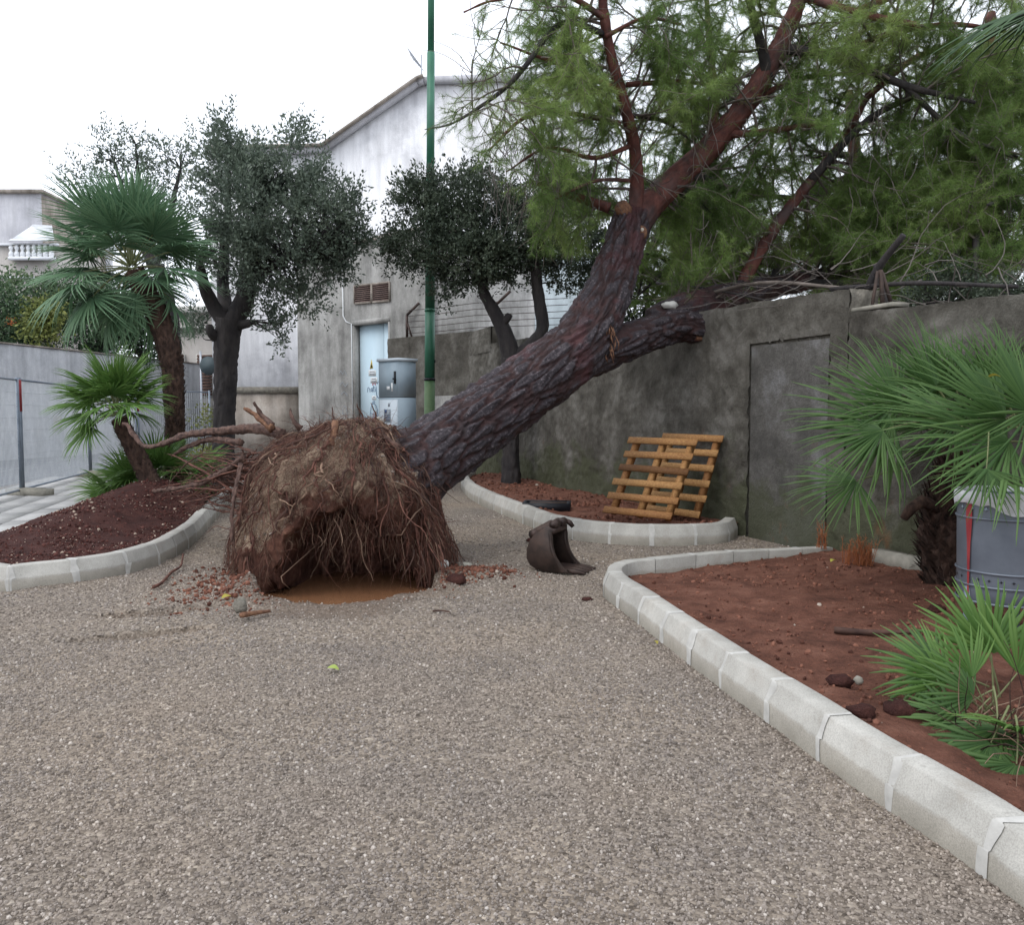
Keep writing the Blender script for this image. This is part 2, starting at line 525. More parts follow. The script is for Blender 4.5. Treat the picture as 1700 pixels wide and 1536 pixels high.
# ------------------------------------------------------------------ scattering of crushed stone and clods
def scatter(name, pts, rad, mat, flat=(.55, 1.25), kind='stuff'):
    me = bpy.data.meshes.new(name)
    me.vertices.add(len(pts))
    me.vertices.foreach_set('co', np.asarray(pts, dtype=np.float32).ravel())
    at_ = me.attributes.new('rad', 'FLOAT', 'POINT')
    at_.data.foreach_set('value', np.asarray(rad, dtype=np.float32))
    me.materials.append(mat)
    ob = bpy.data.objects.new(name, me)
    COL.objects.link(ob)
    g = bpy.data.node_groups.new(name, 'GeometryNodeTree')
    g.interface.new_socket('Geometry', in_out='INPUT', socket_type='NodeSocketGeometry')
    g.interface.new_socket('Geometry', in_out='OUTPUT', socket_type='NodeSocketGeometry')
    N_ = g.nodes.new
    gi, go = N_('NodeGroupInput'), N_('NodeGroupOutput')
    ico = N_('GeometryNodeMeshIcoSphere')
    ico.inputs['Radius'].default_value = 1.0
    ico.inputs['Subdivisions'].default_value = 1
    sm = N_('GeometryNodeSetMaterial')
    sm.inputs['Material'].default_value = mat
    iop = N_('GeometryNodeInstanceOnPoints')
    rr = N_('FunctionNodeRandomValue')
    rr.data_type = 'FLOAT_VECTOR'
    rr.inputs[0].default_value = (0, 0, 0)
    rr.inputs[1].default_value = (6.283, 6.283, 6.283)
    rs = N_('FunctionNodeRandomValue')
    rs.data_type = 'FLOAT_VECTOR'
    rs.inputs[0].default_value = (flat[0],) * 3
    rs.inputs[1].default_value = (flat[1],) * 3
    rs.inputs['Seed'].default_value = 5
    na = N_('GeometryNodeInputNamedAttribute')
    na.data_type = 'FLOAT'
    na.inputs['Name'].default_value = 'rad'
    vm = N_('ShaderNodeVectorMath')
    vm.operation = 'SCALE'
    L_ = g.links.new
    L_(ico.outputs[0], sm.inputs[0])
    L_(gi.outputs[0], iop.inputs['Points'])
    L_(sm.outputs[0], iop.inputs['Instance'])
    L_(rr.outputs[0], iop.inputs['Rotation'])
    L_(rs.outputs[0], vm.inputs[0])
    L_(na.outputs[0], vm.inputs['Scale'])
    L_(vm.outputs[0], iop.inputs['Scale'])
    L_(iop.outputs[0], go.inputs[0])
    md = ob.modifiers.new('scatter', 'NODES')
    md.node_group = g
    return tag(ob, kind=kind)

# ------------------------------------------------------------------ the ground
def sstep(a, b, x):
    t = min(1, max(0, (x - a) / (b - a)))
    return t * t * (3 - 2 * t)
HOLE = gp(588, 955)
HOLE.y = 7.15
HEAP = gp(420, 985)
T1, T2 = gp(245, 1052), gp(275, 1012)
HEAP2 = gp(790, 952)
def hole_e(x, y):
    dy = y - HOLE.y
    return ((x - HOLE.x) / .80) ** 2 + (dy / (.93 if dy < 0 else 1.5)) ** 2
def ground_dug(x, y):                                    # bare dug earth: in the hole and the two scoops
    if not (-8 < x < 6 and 1 < y < 20):
        return 0.0
    v = sstep(1.12, .92, hole_e(x, y) + .34 * noise.noise(Vector((x * 2.4, y * 2.4, 1))) + .16 * noise.noise(Vector((x * 7, y * 7, 2))))
    v = max(v, .6 * sstep(2.3, 1.15, hole_e(x, y) + .9 * noise.noise(Vector((x * 2.1, y * 2.1, 6))) + .4 * noise.noise(Vector((x * 6, y * 6, 6)))))
    for T, rx, ry, dpt in ((T1, .42, .1, .075), (T2, .45, .14, .05)):
        dx, dy = x - T.x - .25 * (y - T.y), y - T.y - .35 * (x - T.x)
        q = (dx / rx) ** 2 + (dy / ry) ** 2 + .5 * noise.noise(Vector((x * 5, y * 5, 8)))
        v = max(v, .55 * sstep(1.1, .5, q))
    return v
def ground_z(x, y):
    if not (-8 < x < 6 and 1 < y < 20):
        return 0.0
    z = .018 * noise.noise(Vector((x * .9, y * .9, 0))) + .008 * noise.noise(Vector((x * 3.1, y * 3.1, 4)))
    e = hole_e(x, y)
    if e < 3:
        e += .34 * noise.noise(Vector((x * 2.4, y * 2.4, 1))) + .16 * noise.noise(Vector((x * 7, y * 7, 2)))
        z -= .42 * sstep(1.04, .78, e)
        z += .035 * sstep(1.7, 1.1, e) * sstep(.9, 1.05, e)
    dx, dy = x - HEAP.x, y - HEAP.y
    z += .13 * math.exp(-(dx * dx / .05 + dy * dy / .09)) * (1 + .5 * noise.noise(Vector((x * 9, y * 9, 3))))
    dx, dy = x - HEAP2.x, y - HEAP2.y
    z += .05 * math.exp(-(dx * dx / .05 + dy * dy / .04))
    for T, rx, ry, dpt in ((T1, .42, .1, .075), (T2, .45, .14, .05)):
        dx, dy = x - T.x - .25 * (y - T.y), y - T.y - .35 * (x - T.x)
        q = (dx / rx) ** 2 + (dy / ry) ** 2 + .3 * noise.noise(Vector((x * 5, y * 5, 8)))
        z -= dpt * 1.3 * sstep(1.1, .45, q)
    return z
gx = np.concatenate([[-600, -250, -100, -50, -25, -15, -10], np.arange(-8, 6.001, .05), [8, 12, 20, 40, 100, 250, 600]])
gy = np.concatenate([[-60, -20, -8, -3, 0], np.arange(1, 9.5, .05), np.arange(9.5, 20, .2), [22, 26, 32, 45, 70, 120, 250, 500, 900]])
G = np.zeros((len(gy), len(gx), 3))
G[..., 0] = gx[None, :]
G[..., 1] = gy[:, None]
for i, yy in enumerate(gy):
    for j, xx in enumerate(gx):
        G[i, j, 2] = ground_z(xx, yy)
DUG = np.array([[ground_dug(xx, yy) for xx in gx] for yy in gy])
mb = MB()
mb.grid(G, a=DUG)
tag(mb.build('ground', M['gravel_ground'], smooth=True), kind='structure')

# muddy water standing in the hole
ring = []
for k in range(48):
    t = 2 * PI * k / 48
    ring.append(V(HOLE.x + .92 * math.cos(t), HOLE.y + (1.03 if math.sin(t) < 0 else 1.55) * math.sin(t), -.115))
mb = MB()
mb.ngon(ring)
tag(mb.build('water', M['muddy_water']), kind='structure')

# kerbs: outer foot line, split into cast stones with mortar joints
def kerb(name, label, pts, side, H0=.2, length=.48, hfun=None):
    P = catmull([V(p[0], p[1], 0) for p in pts], 14)
    cum = [0.0]
    for a, b in zip(P, P[1:]):
        cum.append(cum[-1] + (b - a).length)
    tot = cum[-1]
    xs, ys = [p.x for p in P], [p.y for p in P]
    def pos(s):
        return V(float(np.interp(s, cum, xs)), float(np.interp(s, cum, ys)), 0)
    def frame(s):
        d = (pos(min(tot, s + .05)) - pos(max(0, s - .05))).normalized()
        nrm = V(d.y, -d.x, 0) * side
        return pos(s), nrm
    root = thing(name, label, 'kerb', pos(tot / 2))
    n_ = max(1, round(tot / length))
    step = tot / n_
    def prof(s):
        h = H0 if hfun is None else hfun(s / tot)
        return [(0, -.06), (.0, h * .5), (.004, h * .53), (.038, h * .965), (.044, h), (.152, h), (.159, h * .97), (.16, -.06)]
    for i in range(n_):
        mb = MB()
        rows = []
        dz, do = R.uniform(-.004, .004), R.uniform(-.004, .004)
        ss = np.linspace(i * step + .004, (i + 1) * step - .004, 6)
        for s in ss:
            p, nr = frame(s)
            rows.append([tuple(p + nr * (o + do) + V(0, 0, z + dz + .0015 * noise.noise(V(s * 30, o * 40, z * 30)))) for o, z in prof(s)])
        mb.grid(rows, a=R.random())
        mb.ngon(rows[0][::-1])
        mb.ngon(rows[-1])
        mb.build('kerb_stone', M['kerb_concrete'], root)
    for i in range(1, n_):
        mb = MB()
        s = i * step
        pr = prof(s)[:6]
        fine = []
        for a, b in zip(pr, pr[1:]):
            for t in np.linspace(0, 1, 5)[:-1]:
                fine.append((a[0] + (b[0] - a[0]) * t, a[1] + (b[1] - a[1]) * t))
        fine.append(pr[-1])
        rows = []
        wd = R.uniform(.014, .034)
        for q, (o, z) in enumerate(fine):
            row = []
            for sg in (-1, 0, 1):
                w_ = sg * wd * (1 + 1.1 * noise.noise(V(q * .22, i * 7.3, sg * 3)))
                p, nr = frame(min(tot, max(0, s + w_)))
                lift = .0022 if sg == 0 else .0004
                out = -lift if o < .03 else -lift * .5
                zz = z + (lift if o >= .03 else 0)
                row.append(tuple(p + nr * (o + out) + V(0, 0, zz + .001)))
            rows.append(row)
        mb.grid(np.array(rows))
        mb.build('mortar_joint', M['mortar'], root)
    return [frame(s)[0] + frame(s)[1] * .13 for s in np.linspace(0, tot, 60)]

def wallx(y):
    return 3.78 - .375 * (y - 7.18)
def g2(px, py, z=0.0):
    q = gp(px, py, z)
    return (q.x, q.y)
k1 = [(-4.95, 16.8), g2(392, 826), g2(352, 870), g2(322, 903), g2(275, 933), g2(210, 955), g2(130, 969), g2(60, 977), g2(0, 984), (-4.75, 6.98), (-5.25, 7.3), (-5.62, 7.9), g2(0, 912), g2(172, 842), (-7.25, 16.8)]
in1 = kerb('kerb', 'long pale concrete kerb curving round the mulched bed with leaning palms on the left', k1, 1, .21, .5)
k2 = [(2.74, 9.8), (2.53, 9.36), g2(1185, 905), g2(1120, 907), g2(1040, 905), g2(960, 897), g2(905, 885), g2(860, 866), g2(815, 846), g2(778, 826), (-1.05, 16.6), (-.95, 17.9)]
in2 = kerb('kerb', 'curved pale concrete kerb round the bed with pallets, behind the steel bucket', k2, 1, .23, .5)
k3 = [(3.22, 8.42), g2(1220, 919, .14), g2(1080, 929, .17), (.98, 7.2), (.80, 6.92), (.75, 6.6), (.775, 6.3), g2(1050, 1030), g2(1100, 1070), g2(1200, 1148), g2(1310, 1228), g2(1415, 1307), g2(1565, 1410), g2(1690, 1508), (1.62, 1.9), (1.68, 1.3), (1.72, .7)]
in3 = kerb('kerb', 'pale concrete kerb running from the foreground round the large red soil bed on the right', k3, -1, .2, .47, lambda t: .12 + .08 * min(1, t * 6))

def in_poly(x, y, poly):
    c = False
    n_ = len(poly)
    j = n_ - 1
    for i in range(n_):
        xi, yi = poly[i]
        xj, yj = poly[j]
        if (yi > y) != (yj > y) and x < (xj - xi) * (y - yi) / (yj - yi) + xi:
            c = not c
        j = i
    return c
def soil_bed(name, poly, zf, res, mat, nclod, cmat, crad=(.004, .03), near=None):
    poly = [(p[0], p[1]) for p in poly]
    xs, ys = [p[0] for p in poly], [p[1] for p in poly]
    pts = [Vector(p) for p in poly]
    for x in np.arange(min(xs), max(xs), res):
        for y in np.arange(min(ys), max(ys), res):
            q = (x + R.uniform(-.2, .2) * res, y + R.uniform(-.2, .2) * res)
            if in_poly(q[0], q[1], poly):
                pts.append(Vector(q))
    n_ = len(poly)
    r = geometry.delaunay_2d_cdt(pts, [(i, (i + 1) % n_) for i in range(n_)], [], 0, 1e-5)
    vs = [(v.x, v.y, zf(v.x, v.y)) for v in r[0]]
    fs = [f for f in r[2] if in_poly(sum(vs[i][0] for i in f) / 3, sum(vs[i][1] for i in f) / 3, poly)]
    mb = MB()
    mb.add(vs, fs)
    tag(mb.build(name, mat, smooth=True), kind='structure')
    P, rad = [], []
    while len(P) < nclod:
        x, y = R.uniform(min(xs), max(xs)), R.uniform(min(ys), max(ys))
        if near and R.random() > near(x, y):
            continue
        if noise.noise(V(x * 1.7, y * 1.7, 5)) + R.uniform(-.3, .45) < 0 or not in_poly(x, y, poly):
            continue
        s = crad[0] + (crad[1] - crad[0]) * R.random() ** 9
        P.append((x, y, zf(x, y) + s * .3))
        rad.append(s)
    scatter(name + '_clods', P, rad, cmat)
def bed_z1(x, y):
    z = .13 + .42 * math.exp(-(((x + 4.98) / .62) ** 2 + ((y - 11.2) / 1.7) ** 2)) + .12 * math.exp(-(((x + 5.0) / .8) ** 2 + ((y - 9.3) / 1.3) ** 2))
    return z + .03 * fbm(x, y, 1, 2.2) + .02 * fbm(x, y, 2, 9)
def bed_z2(x, y):
    return .15 + .045 * fbm(x, y, 3, 1.4) + .025 * fbm(x, y, 4, 7)
def bed_z3(x, y):
    near = sstep(5.5, 2.5, y)
    return .09 + .055 * near + .035 * fbm(x, y, 5, 1.3) + .022 * fbm(x, y, 6, 6) - .05 * sstep(.05, .3, .3 - abs(x - 1.95 - .0 * y)) * sstep(4.2, 3.2, y) * .5
soil_bed('mulch_bed', [tuple(p[:2]) for p in in1], bed_z1, .07, M['dark_red_soil'], 22000, M['mulch_clod'], (.005, .022))
soil_bed('soil_bed', [tuple(p[:2]) for p in in2] + [(wallx(18.6) + .03, 18.6), (wallx(14) + .03, 14), (wallx(9.85) + .03, 9.85)], bed_z2, .08, M['red_soil'], 4200, M['soil_clod'], (.006, .035))
soil_bed('soil_bed', [tuple(p[:2]) for p in in3] + [(6.6, .7), (wallx(4) + .03, 4), (wallx(8.5) + .03, 8.5)], bed_z3, .045, M['red_soil'], 12000, M['soil_clod'], (.002, .02), lambda x, y: 1.0 if y > 2 else .1)

# crushed stone over the square: singly near the camera
poly1, poly2, poly3 = [[(p[0], p[1]) for p in q] for q in (in1, in2, in3)]
poly2 = poly2 + [(4, 19), (4, 9.85)]
poly3 = poly3 + [(7, .7), (4, 8.5)]
K1o = [(p[0], p[1]) for p in catmull([V(a, b, 0) for a, b in k1], 4)]
K2o = [(p[0], p[1]) for p in catmull([V(a, b, 0) for a, b in k2], 4)] + [(4, 19), (4, 9.85)]
K3o = [(p[0], p[1]) for p in catmull([V(a, b, 0) for a, b in k3], 4)] + [(7, .7), (4, 8.5)]
P, rad = [], []
def put_stones(y0, y1, dens, r0, r1):
    W0 = .72
    A_ = (y1 - y0) * (y0 + y1) * W0
    n_ = int(A_ * dens)
    yy = np.sqrt(rng.uniform(y0 * y0, y1 * y1, n_))
    xx = rng.uniform(-1, 1, n_) * yy * W0
    rr = r0 + (r1 - r0) * rng.random(n_) ** 3
    for x, y, r in zip(xx, yy, rr):
        if (x > .6 and in_poly(x, y, K3o)) or (y > 6.5 and x < -3 and in_poly(x, y, K1o)):
            continue
        if y > 8.5 and x > -1.3 and in_poly(x, y, K2o):
            continue
        if hole_e(x, y) < 1.0 or R.random() < 1.15 * ground_dug(x, y):
            continue
        P.append((x, y, ground_z(x, y) + r * .15))
        rad.append(r)
put_stones(2.0, 3.4, 8200, .0034, .0088)
put_stones(3.4, 5.2, 4600, .004, .0098)
put_stones(5.2, 8.0, 1300, .006, .013)
put_stones(8.0, 12.0, 350, .007, .015)
scatter('gravel', P, rad, M['gravel_stone'])

# road, pavement slabs on the left
mb = MB()
mb.add([(-60, 9, .004), (-9.3, 9, .004), (-10.6, 18, .004), (-10.5, 22, .004), (-6.6, 26, .004), (-6.6, 60, .004), (-60, 60, .004)], [[0, 1, 2, 3, 4, 5, 6]])
tag(mb.build('road', M['asphalt']), kind='structure')
pv0, pv1 = gp(-120, 948, .07), gp(185, 818, .07)
pv0.z = pv1.z = 0
pdv = (pv1 - pv0).normalized()
pnv = V(pdv.y, -pdv.x, 0) * -1
root = tag(thing('pavement', None, None, pv0), kind='structure')
L_ = (pv1 - pv0).length + 4
for row in range(5):
    s = -.4 * (row % 2)
    while s < L_:
        ln = R.uniform(1.1, 1.5)
        mb = MB()
        rot = Matrix((pdv, pnv, V(0, 0, 1))).transposed()
        mb.box(pv0 + pdv * (s + ln / 2) + pnv * (.24 + row * .42) + V(0, 0, .03 + R.uniform(-.003, .003)), (ln - .008, .412, .08), rot)
        mb.build('paving_slab', M['paving'], root)
        s += ln

# ------------------------------------------------------------------ walls
def rough_face(mb, p0, p1, z0f, z1f, res, amp, front, m=0, seed=0.0, hole=None, inset=0.0):
    L = (p1 - p0).length
    d = (p1 - p0).normalized()
    ns = max(2, int(L / res))
    nz = max(2, int(2.9 / res))
    S = np.linspace(0, L, ns + 1)
    if hole:
        hs0, hs1, hz = hole
        S = np.array(sorted(set(list(S[(abs(S - hs0) > res * .5) & (abs(S - hs1) > res * .5)]) + [hs0, hs1])))
    g = np.zeros((nz + 1, len(S), 3))
    for j, s in enumerate(S):
        za, zb = z0f(s), z1f(s)
        T = np.linspace(0, 1, nz + 1)
        zz = za + (zb - za) * T
        if hole:
            k_ = int(np.argmin(abs(zz - hz)))
            zz[k_] = hz
        base = p0 + d * s
        for i in range(nz + 1):
            z = zz[i]
            a = amp * (fbm(s, z, seed, 9, 4) * .8 + .8 * noise.noise(V(s * 1.3, z * 1.3, seed)))
            q = base + front * (a - inset)
            g[i, j] = (q.x, q.y, z)
    r, c = g.shape[:2]
    idx = np.arange(r * c).reshape(r, c)
    f = np.stack([idx[:-1, :-1], idx[:-1, 1:], idx[1:, 1:], idx[1:, :-1]], axis=-1).reshape(-1, 4)
    if hole:
        cs = np.array([[(S[j] + S[j + 1]) / 2 for j in range(c - 1)] for i in range(r - 1)]).ravel()
        cz = g[:-1, :-1, 2].ravel() * .5 + g[1:, :-1, 2].ravel() * .5
        f = f[~((cs > hs0) & (cs < hs1) & (cz < hz))]
    mb.add(g, f, m)
    return g
fA = V(-math.cos(math.atan(.375)), -math.sin(math.atan(.375)), 0)      # wall A looks this way
def wa(y, z=0.0):
    return V(wallx(y), y, z)
def wy(px):                                                            # depth where the wall is seen at column px
    u = (px - CX) / FPX
    return 6.4725 / (u * 1.0 + .375)
wallA = thing('boundary_wall', 'dark rough rendered wall with a blocked doorway on which the fallen trunk rests', 'wall', wa(9.5))
yA0, yA1, yB = 20.1, wy(1404), .3
# the taller part up to the broken step
p0, p1 = wa(yA0), wa(yA1)
LA = (p1 - p0).length
topA = lambda s: 3.12 - .37 * s / LA + .02 * noise.noise(V(s * 2.2, 0, 0)) + .012 * noise.noise(V(s * 9, 0, 0))
def sA(px):
    return (wa(wy(px)) - p0).length
dz_top = 2.32
mb = MB()
hole = (sA(1242), sA(1374), dz_top)
g = rough_face(mb, p0, p1, lambda s: -.1, topA, .04, .032, fA, hole=hole)
back = -fA * .38
tp = g[-1]
mb.grid(np.stack([tp, tp + np.array(tuple(-fA * .2)) + np.array([0, 0, .015]), tp + np.array(tuple(back))]))
mb.build('wall_face', M['dark_render'], wallA)
mb = MB()
a_, b_ = p0 - fA * .06, p1 - fA * .06
mb.prism([a_ + V(0, 0, -.1), b_ + V(0, 0, -.1), b_ + V(0, 0, topA(LA) - .03), a_ + V(0, 0, topA(0) - .03)], -fA * .3)
mb.build('wall_core', M['broken_stone'], wallA)
mb = MB()                                                               # rough broken end of the tall part
eg = []
for z in np.linspace(2.3, topA(LA), 12):
    eg.append([tuple(p1 - fA * (.38 * t) + V(.375, -1, 0).normalized() * (.05 * noise.noise(V(z * 7, t * 5, 3)) + .015) + V(0, 0, z)) for t in np.linspace(0, 1, 8)])
mb.grid(eg)
mb.build('broken_end', M['broken_stone'], wallA)
d_ = (p1 - p0).normalized()
q0, q1 = p0 + d_ * (hole[0] + .022), p0 + d_ * (hole[1] - .022)
mb = MB()
rough_face(mb, q0, q1, lambda s: -.1, lambda s: dz_top - .03 - .01 * s, .045, .008, fA, seed=4, inset=.012)
mb.build('blocked_doorway', M['infill_render'], wallA)
p0b, p1b = wa(yA1 - .002), wa(yB)
LB = (p1b - p0b).length
topB = lambda s: 2.5 - .03 * s + .012 * noise.noise(V(s * 3, 5, 0)) + .01 * noise.noise(V(s * 11, 5, 0))
mb = MB()
g = rough_face(mb, p0b, p1b, lambda s: -.1, topB, .04, .034, fA, seed=9)
tp = g[-1]
mb.grid(np.stack([tp, tp + np.array(tuple(-fA * .2)) + np.array([0, 0, .012]), tp + np.array(tuple(back))]))
mb.build('lower_wall_face', M['dark_render'], wallA)
mb = MB()
a_, b_ = p0b - fA * .06, p1b - fA * .06
mb.prism([a_ + V(0, 0, -.1), b_ + V(0, 0, -.1), b_ + V(0, 0, topB(LB) - .03), a_ + V(0, 0, 2.44)], -fA * .3)
mb.build('lower_wall_core', M['broken_stone'], wallA)
mb = MB()
cp = wa(yA1 - .25)
mb.box(cp - fA * .12 + V(0, 0, 2.53), (.55, .2, .04), Matrix.Rotation(math.atan2(-1, .375), 3, 'Z'))
mb.build('loose_stone', M['weathered_block'], wallA)

# wall across the back, with meter niche
fL = V(-.657, -.754, 0)
dL = V(-.754, .657, 0)
c0 = V(-1.02, 20.05, 0)
backwall = thing('boundary_wall', 'dark rendered wall behind the grey cabinet and the green lamp post, with barbed wire', 'wall', c0)
lw = 3.15
cL = c0 - dL * .05
mb = MB()
g = rough_face(mb, cL + dL * lw, cL, lambda s: -.1, lambda s: 3.5 + .012 * noise.noise(V(s * 4, 0, 7)), .09, .02, fL, seed=12)
tp = g[-1]
mb.grid(np.stack([tp, tp + np.array(tuple(-fL * .3))]))
mb.build('wall_face', M['dark_render'], backwall)
mb = MB()
mb.prism([cL + dL * lw - fL * .05 + V(0, 0, -.1), cL - fL * .05 + V(0, 0, -.1), cL - fL * .05 + V(0, 0, 3.44), cL + dL * lw - fL * .05 + V(0, 0, 3.44)], -fL * .27)
mb.build('wall_core', M['dark_render'], backwall)
p0c = wa(20.2)
p1c = wa(18.5)
mb = MB()                                                               # taller stub where the two walls meet
g = rough_face(mb, p0c, p1c, lambda s: 2.9, lambda s: 3.46, .07, .02, fA, seed=15, inset=-.015)
mb.grid(np.stack([g[-1], g[-1] + np.array(tuple(-fA * .34))]))
mb.prism([p0c - fA * .02 + V(0, 0, 2.9), p1c - fA * .02 + V(0, 0, 2.9), p1c - fA * .02 + V(0, 0, 3.44), p0c - fA * .02 + V(0, 0, 3.44)], -fA * .32)
mb.build('corner_stub', M['dark_render'], backwall)
def ribbon(mb, pts, w, nrm, m=0):                        # flat stroke painted on a face
    pts = [Vector(p) for p in pts]
    rows = []
    for i, p in enumerate(pts):
        t = (pts[min(i + 1, len(pts) - 1)] - pts[max(i - 1, 0)]).normalized()
        x = t.cross(nrm).normalized() * (w / 2)
        rows.append([tuple(p - x), tuple(p + x)])
    mb.grid(rows, m)
def sL(u):
    return (-1.02 - 20.05 * u) / (.657 * u + .754)
def onL(px, py, out=0.0):
    s = sL((px - CX) / FPX)
    p = c0 + dL * s
    q = at(px, py, p.y)
    return V(p.x, p.y, q.z) + fL * out
mb = MB()
P = [onL(722, 658, .0), onL(792, 655, .0), onL(792, 790, .0), onL(722, 790, .0)]
mb.prism(P, fL * .05)
niche = mb.build('meter_housing', M['grey_cabin_render'], backwall)
mb = MB()
mb.prism([onL(749, 664, .052), onL(764, 663, .052), onL(764, 673, .052), onL(749, 674, .052)], fL * .008)
mb.prism([onL(751, 668, .062), onL(762, 667, .062), onL(762, 668.5, .062), onL(751, 669.5, .062)], fL * .002, 1)
mb.build('name_plate', [M['pale_stone'], M['ink_grey']], niche)
for px in (670, 817):
    mb = MB()
    b = onL(px, 560)
    b.z = 3.48
    b -= fL * .15
    k_ = b + V(0, 0, .62)
    tip = k_ + (-dL) * .35 - fL * .12 + V(0, 0, .3)
    mb.bar(b, k_, .05, .05, up=fL)
    mb.bar(k_, tip, .05, .05, up=fL)
    mb.bar(b - dL * .2, b + V(0, 0, .45), .035, .035, up=fL)
    mb.build('bracket_post', M['rust_dark'], backwall)
mb = MB()
a = onL(670, 560)
e = wa(18.6)
for k in range(5):
    z = 3.62 + k * .15
    p = V(a.x, a.y, z) - fL * .15
    q = V(c0.x, c0.y, z - .02) - fL * .15
    r_ = V(e.x + 1.8, e.y + .5, z - .05)
    mb.tube([p, (p + q) / 2 + V(0, 0, -.02), q, r_], .008, 4)
mb.build('barbed_wire', M['rust_dark'], backwall)

# ------------------------------------------------------------------ transformer cabin
F0 = V(-3.12, 22.3, 0)
def onF(px, py, out=0.0):
    u = (px - CX) / FPX
    s = (-3.12 - 22.3 * u) / (.657 * u + .754)
    p = F0 + dL * s
    return V(p.x, p.y, at(px, py, p.y).z) + fL * out
def sF(px):
    u = (px - CX) / FPX
    return (-3.12 - 22.3 * u) / (.657 * u + .754)
cabin = thing('transformer_cabin', 'tall stained grey rendered cabin with pale blue double door and brown louvre', 'building', F0 + dL * 2)
SLp, SRp = sF(497), -1.3
ztop = 6.28
pl, pr = F0 + dL * SLp, F0 + dL * SRp
hz = onF(620, 533).z
mb = MB()
g = rough_face(mb, pl, pr, lambda s: -.1, lambda s: ztop, .12, .015, fL, seed=21, hole=(SLp - sF(588), SLp - sF(650), hz))
mb.build('front_wall', M['grey_cabin_render'], cabin)
mb = MB()
mb.prism([pl - fL * .3 + V(0, 0, -.1), pr - fL * .3 + V(0, 0, -.1), pr - fL * .3 + V(0, 0, ztop - .01), pl - fL * .3 + V(0, 0, ztop - .01)], -fL * 4)
for p_, q_ in ((pl, pl - fL * .32), (pr, pr - fL * .32)):
    pass
mb.prism([pl + dL * .01 + V(0, 0, -.1), pl + dL * .01 - fL * .31 + V(0, 0, -.1), pl + dL * .01 - fL * .31 + V(0, 0, ztop), pl + dL * .01 + V(0, 0, ztop)], -dL * .02)
mb.prism([pl + V(0, 0, ztop - .14), pr + V(0, 0, ztop - .14), pr - fL * .31 + V(0, 0, ztop - .14), pl - fL * .31 + V(0, 0, ztop - .14)], V(0, 0, .13))
mb.build('side_walls', M['grey_cabin_render'], cabin)
mb = MB()
mb.prism([pl + dL * .06 + fL * .05 + V(0, 0, ztop), pr - dL * .06 + fL * .05 + V(0, 0, ztop), pr - dL * .06 - fL * 4.3 + V(0, 0, ztop), pl + dL * .06 - fL * 4.3 + V(0, 0, ztop)], V(0, 0, .1))
mb.build('roof_slab', M['low_wall_plaster'], cabin)
mb = MB()                                                # door frame and reveal
zb = -.05
for px in (588, 650):
    p = onF(px, 600)
    p.z = zb
    mb.prism([p + fL * .03, p + fL * .03 + V(0, 0, hz + .05 - zb), p - fL * .25 + V(0, 0, hz + .05 - zb), p - fL * .25], (-dL if px == 588 else dL) * .07)
p, q = onF(588, 600), onF(650, 600)
p.z = q.z = hz - .07
mb.prism([p + fL * .033, q + fL * .033, q - fL * .25, p - fL * .25], V(0, 0, .13))
mb.build('door_frame', M['grey_cabin_render'], cabin)
def onD(px, py, out=0.0):
    return onF(px, py) - fL * (.16 - out)
doors = []
for px0, px1 in ((592, 630.6), (631.6, 649)):
    mb = MB()
    a, b = onD(px0, 600), onD(px1, 600)
    mb.prism([V(a.x, a.y, 0), V(b.x, b.y, 0), V(b.x, b.y, hz - .075), V(a.x, a.y, hz - .075)], -fL * .05)
    doors.append(mb.build('door_leaf', M['door_blue'], cabin))
mb = MB()
mb.prism([onD(608.0, 612, .003), onD(613.2, 611, .003), onD(611, 596, .003)], fL * .004)
mb.prism([onD(609.6, 610.2, .008), onD(612.0, 610, .008), onD(611, 601, .008)], fL * .002, 1)
mb.build('warning_triangle', [M['sign_yellow'], M['black_plastic']], doors[0])
for (x0, x1, y0, y1) in ((606, 618, 614, 624), (609, 620, 626, 636), (611, 618, 657, 664)):
    mb = MB()
    mb.prism([onD(x0, y1, .003), onD(x1, y1, .003), onD(x1, y0, .003), onD(x0, y0, .003)], fL * .003)
    for k in range(2):
        yy = y0 + (y1 - y0) * (.3 + .4 * k)
        ribbon(mb, [onD(x0 + 2, yy, .008), onD(x1 - 2, yy - .2, .008)], .03, fL, 1)
    mb.build('notice_plate', [M['plate_white'], M['ink_grey']], doors[0])
mb = MB()                                                # scrawled letters and a loop-shaped doodle
def stroke(pts, w=.022, m=0):
    ribbon(mb, [onD(x, y, .006) for x, y in pts], w, fL, m)
stroke([(604, 651), (604.5, 644), (606, 643), (607.5, 646), (608, 651)])
stroke([(611.5, 644), (609.5, 646), (609.8, 650), (611.5, 648), (612, 644), (612.4, 651)])
stroke([(614, 640), (614.3, 650), (615.5, 650)])
stroke([(612.8, 643.5), (616, 643)])
stroke([(616.5, 645), (616.8, 650)])
stroke([(618, 641), (618.5, 652), (619.5, 658), (621, 659.5)])
stroke([(621, 659.5), (622.5, 661), (625.5, 662)])
stroke([(617.5, 627), (617.8, 634), (620, 637), (622, 633)], .016)
stroke([(612.2, 640), (612.8, 634.5), (614.4, 638), (616.2, 634), (617.2, 639.5)], .03, 1)
stroke([(609.5, 676), (611.5, 671), (614.5, 669.5), (618, 674), (620, 681), (620.5, 690), (618, 700), (613, 700), (609.5, 695), (608.5, 686), (609.5, 676)], .022)
stroke([(612, 671), (612.5, 667), (615, 666), (616, 669)], .022)
stroke([(609.3, 686), (613, 688), (618, 689.5)], .016)
stroke([(611, 699), (612, 693), (614, 691), (615.5, 698), (617, 692)], .016)
